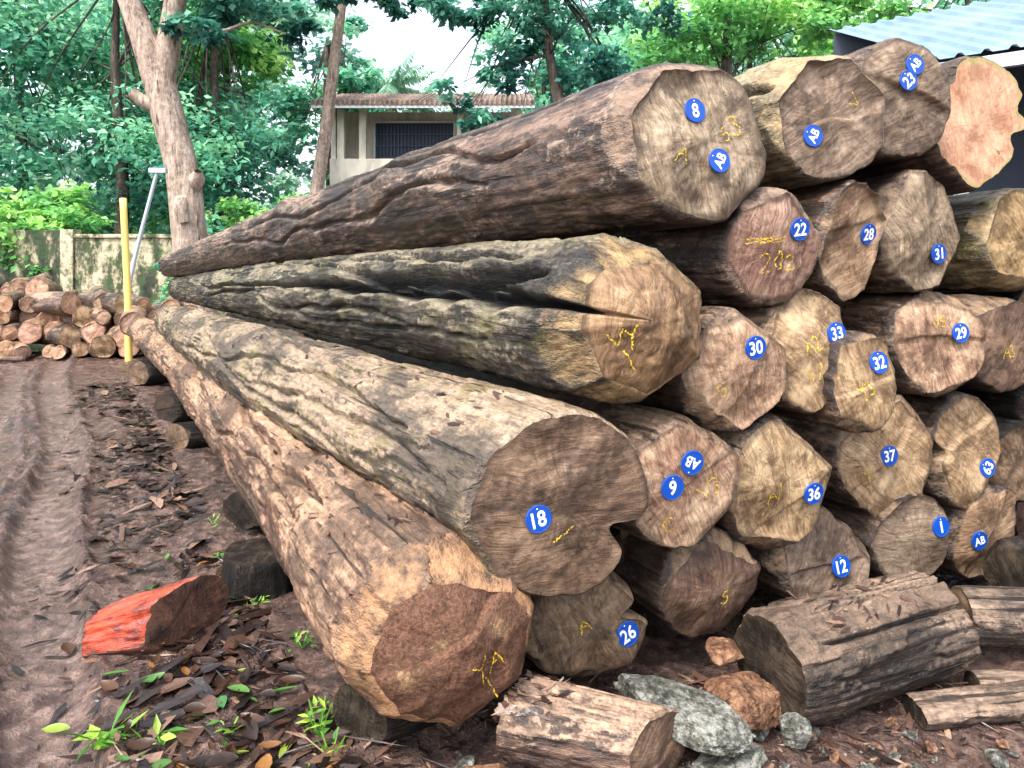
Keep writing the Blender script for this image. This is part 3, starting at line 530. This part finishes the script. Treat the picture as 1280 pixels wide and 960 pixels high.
leaves('fallen_leaves',170,lp,.05,.12,M_leaf,"green yellow and brown fallen leaves on mud",[.0,.0,.02,.05,.1,.1,.15,.2,.25,.45,.7,.95])
leaves('fallen_leaves',30,lambda:(random.uniform(-3,2.5),random.uniform(2.4,5)),.04,.08,M_leaf,"scattered fallen leaves on mud",[.0,.05,.1,.2,.95])
M_weed=ramp_mat('weed_leaf',[(0,(.03,.14,.018)),(.5,(.13,.34,.035)),(1,(.42,.6,.07))],.5,True,20)
def blades(P,D,Nn,L,W,tone):
    n=len(P);L=L[:,None];W=W[:,None];up=np.cross(Nn,D)
    v=np.stack([P,P+D*L*.45+Nn*W,P+D*L,P+D*L*.45-Nn*W],1)
    v[:,2]-=up*L*.12
    b=np.arange(n)[:,None]*4;f=np.concatenate([b+[0,1,2],b+[0,2,3]],1).reshape(-1,3)
    return v.reshape(-1,3),f,np.repeat(tone,4)
def weed(x,y,n,L,lab,h=.18,spread=.5):
    D=rng.normal(size=(n,3));D[:,2]=np.abs(D[:,2])*spread+.15;D=norm(D);N_=norm(np.cross(D,rng.normal(size=(n,3))*.3+[0,0,1]))
    P=np.stack([rng.normal(0,.03,n),rng.normal(0,.03,n),rng.random(n)*h],1)
    v,f,t=blades(P,D,N_,rng.uniform(.5,1.2,n)*L,rng.uniform(.8,1.2,n)*L*.14,rng.random(n))
    st=[];sf=[]
    for k in range(5):
        a=k*1.3;b0=len(v)+len(st);dx,dy=.05*math.cos(a),.05*math.sin(a)
        st+=[(-.003,0,0),(.003,0,0),(dx+.003,dy,h),(dx-.003,dy,h)];sf.append((b0,b0+1,b0+2,b0+3))
    return obj('weed_plant',mesh('weed_plant',list(v)+st,f.tolist()+sf,M_weed,False,{'tone':np.append(t,[.5]*len(st))}),None,lab,'plant',None,None,(x,y,float(gz(x,y))))
weed(-.72,2.75,26,.065,"small green seedling growing by the log",.13)
weed(-.64,2.62,16,.055,"small green seedling growing by the log",.09)
weed(-1.47,2.68,18,.13,"long-leaved yellow-green weed on mud",.02,.25)
weed(-1.32,2.74,12,.11,"long-leaved yellow-green weed on mud",.02,.25)
weed(-1.05,2.75,6,.08,"dark green weed among leaf litter",.03,.3)
weed(-1.3,3.75,10,.045,"small green weed by the wood round",.03)
weed(-.95,3.35,14,.045,"small green weed beside the log",.06)
weed(-2.0,4.95,10,.045,"small green weed beside the log",.04)
# ---------------------------------------------------------------- trees
def leafmat(name,d,mi,l):
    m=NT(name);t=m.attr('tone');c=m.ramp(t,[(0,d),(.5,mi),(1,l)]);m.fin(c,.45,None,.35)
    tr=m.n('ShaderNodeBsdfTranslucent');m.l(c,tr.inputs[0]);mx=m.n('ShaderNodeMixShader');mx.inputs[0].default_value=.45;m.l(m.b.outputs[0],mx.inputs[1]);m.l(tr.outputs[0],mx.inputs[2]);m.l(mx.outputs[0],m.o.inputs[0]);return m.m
L_deep=leafmat('foliage_deep',(.012,.08,.07),(.065,.26,.19),(.22,.55,.37))  # deep and mid greens lightened to put background haze into their colour
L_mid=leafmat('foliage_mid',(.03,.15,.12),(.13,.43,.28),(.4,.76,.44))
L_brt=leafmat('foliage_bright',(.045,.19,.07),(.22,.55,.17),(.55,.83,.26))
L_far=leafmat('foliage_painted_haze',(.16,.34,.29),(.34,.58,.44),(.6,.8,.6))  # distance haze painted into the leaf colour as paler green
M_trunk=bark('trunk_pale',(.13,.095,.075),(.34,.26,.205),(.54,.44,.36),(.58,.5,.42),.5,None,up=0,wet=0,stain=.3)
M_trunk2=bark('trunk_dark',(.02,.016,.013),(.07,.055,.045),(.15,.12,.095),(.18,.15,.12),.2,None,up=0,wet=0)
def tube(paths,na=14,amp=.05):
    vs=[];fs=[]
    for pts,rs in paths:
        pts=np.array(pts,float);rs=np.array(rs,float);k=len(pts);m_=max(4,(k-1)*8)
        t=np.linspace(0,k-1,m_);ii=np.arange(k);P=np.stack([np.interp(t,ii,pts[:,j]) for j in range(3)],1);r=np.interp(t,ii,rs)
        for _ in range(4):P[1:-1]=(P[:-2]+2*P[1:-1]+P[2:])/4
        T_=norm(np.gradient(P,axis=0));ref=np.array([1,.1,0]) ;A=norm(np.cross(T_,ref));B=np.cross(T_,A);b=len(vs)
        for i in range(m_):
            for j in range(na):
                a=2*math.pi*j/na;ca,sa=math.cos(a),math.sin(a)
                rr=r[i]*(1+amp*2*float(vn(ca*1.5+P[i,0],sa*1.5,P[i,2]*1.2)))
                vs.append(P[i]+A[i]*ca*rr+B[i]*sa*rr)
        for i in range(m_-1):
            for j in range(na):fs.append((b+i*na+j,b+i*na+(j+1)%na,b+(i+1)*na+(j+1)%na,b+(i+1)*na+j))
    return vs,fs
def crown(blobs,leaf,flat=.6,clr=.55):
    Ps=[];To=[]
    for (c,R,n) in blobs:
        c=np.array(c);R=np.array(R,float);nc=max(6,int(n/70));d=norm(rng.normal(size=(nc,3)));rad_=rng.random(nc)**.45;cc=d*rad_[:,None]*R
        ct=.47+.3*cc[:,2]/R[2]+rng.normal(0,.18,nc)-.1*d[:,1]  # light from above painted into leaf tone: clump tops brighter, undersides darker
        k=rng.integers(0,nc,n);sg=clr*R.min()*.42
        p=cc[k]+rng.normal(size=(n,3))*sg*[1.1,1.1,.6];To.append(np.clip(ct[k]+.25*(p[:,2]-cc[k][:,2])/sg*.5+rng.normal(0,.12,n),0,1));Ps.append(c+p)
    P=np.concatenate(Ps);t=np.concatenate(To);n=len(P)
    D=rng.normal(size=(n,3));D[:,2]=D[:,2]*.5-.25;D=norm(D);N_=norm(np.cross(D,rng.normal(size=(n,3))*.5+[0,0,1]))
    return blades(P,D,N_,leaf*rng.uniform(.7,1.4,n),leaf*rng.uniform(.22,.42,n),t)
def tree(base,trunkpaths,blobs,leaf,lm,tm,label,name='tree',auto=True,cat='tree'):
    root=empty(name,base,label,cat);b=np.array(base)
    paths=list(trunkpaths)
    if auto and paths:
        r=paths[0][1][-1]
        for (c,R,n) in blobs:
            for q in range(3):
                e=np.array(c)+rng.normal(size=3)*np.array(R)*.45
                src=np.array(paths[0][0][random.choice([-1,-1,-2])]);midp=(src+e)/2+rng.normal(size=3)*.3+[0,0,.3]
                paths.append(([src,midp,e],[r*.55,r*.35,r*.08]))
    if paths:
        v,f=tube(paths);obj('trunk',mesh('trunk',np.array(v)-b,f,tm,True,{'peel':[0]*len(v)}),root)
    if blobs:
        v,f,t=crown(blobs,leaf);obj('crown',mesh('crown',v-b,f.tolist(),lm,False,{'tone':t}),root)
    return root
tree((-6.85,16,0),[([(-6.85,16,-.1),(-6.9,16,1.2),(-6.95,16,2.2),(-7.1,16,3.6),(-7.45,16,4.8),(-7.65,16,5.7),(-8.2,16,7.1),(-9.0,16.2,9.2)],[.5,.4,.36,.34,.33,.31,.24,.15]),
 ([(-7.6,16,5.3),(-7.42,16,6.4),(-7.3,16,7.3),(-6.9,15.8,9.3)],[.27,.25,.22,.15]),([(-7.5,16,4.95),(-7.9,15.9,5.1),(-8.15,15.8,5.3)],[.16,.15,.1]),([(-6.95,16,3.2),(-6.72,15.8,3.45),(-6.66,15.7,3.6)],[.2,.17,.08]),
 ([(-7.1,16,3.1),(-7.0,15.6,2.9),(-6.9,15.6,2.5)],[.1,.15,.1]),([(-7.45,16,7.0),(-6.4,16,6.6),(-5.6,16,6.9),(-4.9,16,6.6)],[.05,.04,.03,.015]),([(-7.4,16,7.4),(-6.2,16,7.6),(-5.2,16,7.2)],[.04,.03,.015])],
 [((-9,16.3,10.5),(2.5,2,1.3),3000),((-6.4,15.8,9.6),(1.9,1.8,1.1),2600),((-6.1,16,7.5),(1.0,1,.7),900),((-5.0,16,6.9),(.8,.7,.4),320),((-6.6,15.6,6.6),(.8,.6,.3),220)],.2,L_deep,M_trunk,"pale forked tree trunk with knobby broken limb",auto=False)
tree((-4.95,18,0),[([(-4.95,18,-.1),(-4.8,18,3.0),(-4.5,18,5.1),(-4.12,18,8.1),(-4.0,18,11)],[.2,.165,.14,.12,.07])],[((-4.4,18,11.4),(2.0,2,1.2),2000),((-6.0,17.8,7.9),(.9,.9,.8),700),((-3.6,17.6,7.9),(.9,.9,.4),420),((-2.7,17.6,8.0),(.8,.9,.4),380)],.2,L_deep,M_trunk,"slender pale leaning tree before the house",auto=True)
def simple(x,y,h,R,n,leaf,lm,label,rt=.25,tm=M_trunk2,low=.3):
    bl=[]
    k=8
    for i in range(k):
        a=random.uniform(0,6.3);q=random.random()**.6;zz=h*(low+(1-low)*random.random());bl.append(((x+math.cos(a)*R*q*.75,y+math.sin(a)*R*q*.75,zz),(R*.5,R*.5,h*.15),n//k))
    tree((x,y,0),[([(x,y,-.1),(x+.2,y,h*.3),(x-.1,y,h*.6),(x,y,h*.85)],[rt,rt*.8,rt*.6,rt*.3])],bl,leaf,lm,tm,label)
simple(-17.5,23,12.5,4.0,7500,.26,L_mid,"dense green broadleaf tree behind wall",low=.15)
simple(-12.8,24,13,4.0,7500,.26,L_mid,"dense green broadleaf tree behind wall",low=.12)
simple(-20,30,17,6,7000,.4,L_mid,"tall dark tree behind the wall",low=.1)
simple(-10.4,26,13,3.2,7500,.26,L_mid,"bushy green tree behind the wall",low=.12)
simple(-14,33,18,6,8000,.4,L_mid,"tall dark tree behind the wall",low=.1)
simple(-11.5,30,14,3.0,6000,.34,L_brt,"tall leafy tree beside the house",low=.1)
simple(-25,26,14,5,6000,.4,L_mid,"green tree at yard edge",low=.1)
simple(1.8,40,15,3.4,5000,.4,L_mid,"tree rising behind the tiled house",low=.35)
simple(-9.0,36,14.5,2.4,4200,.36,L_mid,"slim leafy tree behind the house corner",low=.3)
simple(6,38,15,4.5,7000,.38,L_mid,"leafy tree behind the tiled house",low=.2)
simple(11,34,15.5,5,9000,.38,L_brt,"bright green tree behind the stack",low=.15)
simple(16,30,14.0,5,9000,.36,L_brt,"bright green tree behind the shed",low=.15)
simple(21,34,18,6,6000,.4,L_mid,"tall tree behind the shed",low=.15)
tree((1.3,14,0),[([(1.3,14,-.1),(1.2,14,2.5),(1.0,14,4.2),(.7,14,5.6),(.6,14,7.2)],[.2,.16,.13,.09,.05])],
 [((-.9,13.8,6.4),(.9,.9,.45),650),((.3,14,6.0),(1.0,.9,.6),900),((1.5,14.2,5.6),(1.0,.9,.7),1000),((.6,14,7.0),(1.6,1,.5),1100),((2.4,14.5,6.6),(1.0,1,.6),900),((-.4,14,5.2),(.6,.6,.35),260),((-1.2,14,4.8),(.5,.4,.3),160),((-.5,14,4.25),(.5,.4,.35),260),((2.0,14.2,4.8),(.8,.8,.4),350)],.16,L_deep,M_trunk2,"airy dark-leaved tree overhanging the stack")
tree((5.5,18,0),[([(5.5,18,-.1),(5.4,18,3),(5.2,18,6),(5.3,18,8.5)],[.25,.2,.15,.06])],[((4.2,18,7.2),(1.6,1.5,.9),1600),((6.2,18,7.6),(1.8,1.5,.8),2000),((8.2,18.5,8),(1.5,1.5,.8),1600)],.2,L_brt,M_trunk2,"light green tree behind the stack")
def shrub(x,y,h,R,n,leaf,lm,label):
    bl=[((x+random.uniform(-.6,.6)*R,y+random.uniform(-.3,.3)*R,h*random.uniform(.3,.8)),(R*.6,R*.5,h*.3),n//4) for _ in range(4)]
    tree((x,y,0),[([(x,y,-.05),(x+.1,y,h*.3),(x,y,h*.6)],[.07,.05,.02])],bl,leaf,lm,M_trunk2,label,'shrub',True,'shrub')
for (x,y,h,R,n,l,lm,lb) in [(-16,22,4.4,2,2600,.28,L_brt,"yellow-green shrub leaning over wall"),(-13.2,20.6,4.0,1.3,2200,.2,L_brt,"bright creeper spilling over the wall"),(-13,21.8,4.2,1.6,2400,.24,L_brt,"bright green shrub behind wall"),(-10.5,22,3.8,1.8,2400,.24,L_mid,"green shrub behind wall"),(-8.4,23,4.6,1.4,2400,.2,L_brt,"bright green shrub behind wall"),(-7.4,24,5.0,1.1,2000,.2,L_brt,"upright bright green shrub by house"),
 (-4.6,25,3.2,1.0,1000,.2,L_mid,"shrub before the house"),(-1.4,27,7.0,1.0,1300,.2,L_mid,"slender shrub before the house corner"),(-8.3,18.6,2.2,.7,900,.14,L_mid,"small weed shrub at wall foot"),(-7.6,17.5,2.0,.6,800,.13,L_brt,"small weed shrub at wall foot"),(3,26,5,2.2,2400,.3,L_mid,"shrub behind the stack"),(7,24,5,2.5,2600,.3,L_brt,"shrub behind the stack"),(11,22,5.5,2.5,2600,.3,L_mid,"shrub behind the shed")]:
    shrub(x,y,h,R,n,l,lm,lb)
def palm(x,y,h):
    root=empty('palm_tree',(x,y,0),"coconut palm rising behind the tiled house",'palm tree')
    v,f=tube([([(x,y,0),(x+.3,y,h*.5),(x,y,h)],[.22,.18,.14])]);obj('trunk',mesh('trunk',np.array(v)-[x,y,0],f,M_trunk),root)
    Ps=[];Ds=[];Ns=[];Ls=[];T_=[]
    for k in range(24):
        a=k*2.4;el=random.uniform(.0,1.3);L=random.uniform(2.4,3.2)
        for s in np.linspace(.12,1,44):
            rr=L*s*math.cos(el*.6)
            p=np.array([rr*math.cos(a),rr*math.sin(a),h+L*(math.sin(el)*s-.95*s*s*math.cos(el)*.9)]);ax=np.array([math.cos(a),math.sin(a),0]);sd=np.array([-math.sin(a),math.cos(a),0])
            for g_ in(1,-1):
                d=sd*g_*.7+ax*.4+np.array([0,0,-.7])+rng.normal(size=3)*.12;Ps.append(p);Ds.append(d/np.linalg.norm(d));Ns.append(norm(np.cross(d,[0,0,1.])));Ls.append(.8*math.sin(math.pi*min(.95,s*.85+.12)));T_.append(.3+.6*random.random())
    Ls=np.array(Ls);v,f,t=blades(np.array(Ps),np.array(Ds),np.array(Ns),Ls,np.full(len(Ls),.06),np.array(T_))
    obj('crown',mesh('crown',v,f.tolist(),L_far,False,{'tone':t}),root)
palm(-7.0,42,11.3)
v,f,t=crown([((-9.0+1.5*i,43,9.3+1.3*(i%2)),(1.3,1,1.6),700) for i in range(9)],.3);obj('woodland',mesh('woodland',v,f.tolist(),L_far,False,{'tone':t}),None,"treetops with painted haze beyond the tiled house",'woodland',None,'stuff')
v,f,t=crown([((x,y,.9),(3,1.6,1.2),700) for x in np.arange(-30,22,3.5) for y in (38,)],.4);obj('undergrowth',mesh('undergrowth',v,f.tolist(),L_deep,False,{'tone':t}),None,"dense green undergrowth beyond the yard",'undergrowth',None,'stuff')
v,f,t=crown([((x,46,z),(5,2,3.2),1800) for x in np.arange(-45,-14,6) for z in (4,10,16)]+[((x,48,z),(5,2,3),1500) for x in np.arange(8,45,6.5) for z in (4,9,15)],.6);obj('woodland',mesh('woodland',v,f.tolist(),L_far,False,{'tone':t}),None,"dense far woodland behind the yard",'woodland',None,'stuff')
# ---------------------------------------------------------------- box helper
def boxes(bs):
    vs=[];fs=[]
    for (x0,y0,z0,x1,y1,z1) in bs:
        b=len(vs);vs+=[(x0,y0,z0),(x1,y0,z0),(x1,y1,z0),(x0,y1,z0),(x0,y0,z1),(x1,y0,z1),(x1,y1,z1),(x0,y1,z1)]
        fs+=[(b,b+3,b+2,b+1),(b+4,b+5,b+6,b+7),(b,b+1,b+5,b+4),(b+1,b+2,b+6,b+5),(b+2,b+3,b+7,b+6),(b+3,b,b+4,b+7)]
    return vs,fs
def bx(name,bs,mat,parent=None,bev=.01,**k):
    v,f=boxes(bs);o=obj(name,mesh(name,v,f,mat,False),parent,**k)
    md=o.modifiers.new('b','BEVEL');md.width=bev;md.segments=2;return o
def wallmat(nm,s):
    m=NT(nm);o=m.obj();n1=m.noise(m.map(o,(1,1,.4)),1.5,6,.75);n2=m.noise(o,5,6,.7)
    c=m.ramp(m.math('ADD',m.math('MULTIPLY',n1,.75),m.math('MULTIPLY',n2,.25)),[(.4+s,(.48,.42,.3)),(.45+s,(.27,.24,.15)),(.49+s,(.06,.065,.04)),(.57+s,(.012,.018,.014))]);c=m.mix(m.ramp(n2,[(.5,0),(.6,.6)]),c,(.045,.1,.03))
    return m.fin(c,.9,m.bump(n2,.6,.03))
M_wall=wallmat('mouldy_plaster',-.01);M_wall2=wallmat('stained_cream_plaster',.045)
r=empty('yard_wall',(-15,20,0),"mould-stained plaster boundary wall behind yard",'wall')
bx('panel',[(-12,-.1,-.1,2.85,.1,2.5)],M_wall,r)
r2=empty('yard_wall',(-11.8,19.7,0),"yellowish stained boundary wall with coping",'wall')
bx('panel',[(.2,-.08,-.1,5.6,.12,2.28)],M_wall2,r2);bx('coping',[(.2,-.14,2.283,5.6,.18,2.38)],M_wall2,r2);bx('pillar',[(-.15,-.16,-.1,.195,.24,2.5)],M_wall2,r2);bx('pillar',[(5.603,-.16,-.1,5.95,.24,2.5)],M_wall2,r2)
M_yel=plain('post_yellow',(.82,.58,.16),.55,.25,6);M_galv=plain('galvanised',(.4,.45,.5),.4,.2,12)
v,f=tube([([(-6.5,12.55,-.1),(-6.52,12.55,1.2),(-6.6,12.55,2.78)],[.06,.057,.055])],12,.0);v=np.array(v)
o=obj('marker_post',mesh('marker_post',np.vstack([v,[-6.6,12.55,2.79]]),f+[(len(v)-12+(j),len(v)-12+(j+1)%12,len(v)) for j in range(12)],M_yel),None,"yellow painted post beside the small log pile",'post')
r=empty('leaning_pole',(-7.6,15,0),"thin grey leaning pole with short cross head",'pole')
v,f=tube([([(-8.0,15,0),(-7.65,15,1.8),(-7.2,15,3.5)],[.045,.04,.035])],10,0);obj('shaft',mesh('shaft',np.array(v)-[-7.6,15,0],f,M_galv),r)
bx('cross_head',[(.25,-.06,3.48,.6,.06,3.58)],M_galv,r)
M_pl=NT('cream_plaster');o=M_pl.obj();n=M_pl.noise(M_pl.map(o,(1,1,.4)),1.2,6,.65);M_cream=M_pl.fin(M_pl.ramp(n,[(.35,(.36,.32,.27)),(.55,(.68,.62,.52)),(.7,(.75,.7,.6))]),.85)
M_dk=plain('painted_dark_interior',(.012,.016,.03),.4,.4,2);M_grl=plain('window_grille',(.03,.06,.14),.4);M_frm=plain('window_frame',(.6,.6,.6),.6)  # first material paints unlit room darkness onto solid window and door faces
m=NT('terracotta');o=m.obj();wv=m.n('ShaderNodeTexWave');m.l(o,wv.inputs[0]);wv.inputs['Scale'].default_value=1.6;n=m.noise(o,3,6,.6)
M_tile=m.fin(m.mix(.6,m.ramp(n,[(.35,(.08,.055,.045)),(.6,(.26,.18,.14))]),m.ramp(wv.outputs[1],[(.2,.3),(.6,1.)]),'MULTIPLY'),.8,m.bump(wv.outputs[1],1,.06))
h=empty('house',(-3.5,30,0),"two-storey cream house with tiled roof and balcony",'house')
W=3.9
bx('wall',[(-W,1.6,0,W,8,7.95),(-W,0,4.3,W,1.597,4.5),(-W,0,4.503,W,.18,5.75),(-W,.183,4.503,-W+.2,1.597,7.8),(W-.2,.183,4.503,W,1.597,7.8)],M_cream,h,.02)
for x in(-W+.25,-2.75,1.25,W-.45):
    bx('column',[(x,.2,4.505,x+.28,.5,7.8)],M_cream,h); bx('column',[(x,.2,0,x+.28,.5,4.295)],M_cream,h)
for (x0,x1,z0,z1,k) in [(-2.3,1.0,5.5,7.45,22),(1.7,3.4,5.5,7.45,12),(-2.0,-.6,1.3,3.2,10),(.4,1.6,.1,3.0,0)]:
    w=bx('window' if k else 'door',[(x0,1.5,z0,x1,1.595,z1)],M_dk,h,.003)
    bx('frame',[(x0-.1,1.44,z0-.1,x1+.1,1.595,z0-.003),(x0-.1,1.44,z1+.003,x1+.1,1.595,z1+.1),(x0-.1,1.44,z0,x0-.003,1.595,z1),(x1+.003,1.44,z0,x1+.1,1.595,z1)],M_frm,w,.005)
    if k: bx('grille',[(x0+(x1-x0)*(i+.5)/k-.02,1.4,z0,x0+(x1-x0)*(i+.5)/k+.02,1.43,z1) for i in range(k)]+[(x0,1.37,z0+(z1-z0)*q/4-.02,x1,1.397,z0+(z1-z0)*q/4+.02) for q in range(1,4)],M_grl,w,.003)
rv=[];rf=[];NX=240;ys=[-1.0,-.99]+list(np.linspace(-.98,4,20))
for j,y in enumerate(ys):
    for i in range(NX):
        x=-W-.5+(2*W+1)*i/(NX-1);z=7.85+(y+1)*.27+.06*abs(math.sin(i*math.pi/6))-(.15 if j==0 else 0)+.03*((j%2));rv.append((x,y,z))
for j in range(len(ys)-1):
    for i in range(NX-1):rf.append((j*NX+i,j*NX+i+1,(j+1)*NX+i+1,(j+1)*NX+i))
obj('roof',mesh('roof',rv,rf,M_tile,False),h);bx('fascia',[(-W-.5,-.95,7.62,W+.5,-.85,7.8)],M_frm,h)
M_lt=plain('dark_timber',(.05,.035,.03),.8)
s=empty('garden_shed',(-8.3,25,0),"small dark lean-to beside the house",'shed')
bx('wall',[(0,0,0,2.4,2,2.6)],M_lt,s);bx('roof',[(-.3,-.4,2.603,2.7,2.3,2.75)],M_tile,s)
m=NT('roof_sheet');o=m.obj();n=m.noise(m.map(o,(1,1,1)),1.5,6,.6);m.b.inputs['Metallic'].default_value=.2
M_sheet=m.fin(m.ramp(n,[(.3,(.12,.19,.26)),(.7,(.23,.33,.42))]),.5)
sh=empty('metal_shed',(3.98,7,0),"open shed with blue-grey corrugated metal roof",'shed')
e0=np.array([0,0,3.65]);ed=norm(np.array([1,-.85,0]));up=np.array([.32,3.06,1.2])
K=420;vs=[];fs=[]
for i in range(K):
    x=i*.03;hh=.035*(1 if (i%7) in(0,1) else 0)
    for p in (0,1):vs.append(e0+ed*x+up*p+np.array([0,0,hh]))
for i in range(K-1):fs.append((2*i,2*i+2,2*i+3,2*i+1))
obj('roof',mesh('roof',vs,fs,M_sheet,False),sh)
vs=[]
for (p,q) in ((0,0),(12.5,0),(12.5,1),(0,1)):
    vs.append(e0+ed*p+np.array([-.03,-.03,-.04-.12*q]))
vs+=[x+np.array([.06,.06,0]) for x in vs]
obj('gutter',mesh('gutter',vs,[(0,1,2,3),(7,6,5,4),(0,4,5,1),(3,2,6,7),(0,3,7,4),(1,5,6,2)],M_galv,False),sh)
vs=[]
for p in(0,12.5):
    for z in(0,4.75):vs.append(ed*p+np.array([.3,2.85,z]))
obj('wall',mesh('wall',vs,[(0,2,3,1)],plain('shed_painted_shade_wall',(.03,.04,.06),.8),False),sh)  # near-black sheet: shade under the shed roof painted as its colour
for p in (.2,4,8,12):
    q=ed*p+np.array([.1,.1,0]);bx('post',[(q[0]-.05,q[1]-.05,0,q[0]+.05,q[1]+.05,3.6)],M_galv,sh)
# ---------------------------------------------------------------- light
w=bpy.data.worlds.new("World");scene.world=w;w.use_nodes=True;nt=w.node_tree
bg=nt.nodes['Background'];sky=nt.nodes.new('ShaderNodeTexSky');sky.sky_type='NISHITA';sky.sun_disc=False
EL,AZ=56,215
sky.sun_elevation=rad(EL);sky.sun_rotation=rad(AZ);sky.dust_density=4;sky.air_density=1.0;sky.ozone_density=1.5
hs=nt.nodes.new('ShaderNodeHueSaturation');hs.inputs['Saturation'].default_value=.45;hs.inputs['Value'].default_value=3.6
nt.links.new(sky.outputs[0],hs.inputs['Color']);nt.links.new(hs.outputs[0],bg.inputs[0]);bg.inputs[1].default_value=.15
sd=bpy.data.lights.new('sun','SUN');sd.energy=4.2;sd.angle=rad(10);sd.color=(1,.96,.9);so=bpy.data.objects.new('sun',sd);col.objects.link(so)
a=rad(AZ);d=Vector((math.sin(a)*math.cos(rad(EL)),math.cos(a)*math.cos(rad(EL)),math.sin(rad(EL))))
so.rotation_euler=d.to_track_quat('Z','Y').to_euler()
cam=bpy.data.cameras.new('camera');cam.lens=26;cam.sensor_width=36;cam.shift_y=-.125;cam.clip_end=1500;cam.clip_start=.05
co=bpy.data.objects.new('camera',cam);col.objects.link(co);co.location=(0,0,1.8);co.rotation_euler=(rad(90),0,0);scene.camera=co
scene.view_settings.view_transform='Standard';scene.view_settings.look='None';scene.view_settings.exposure=0
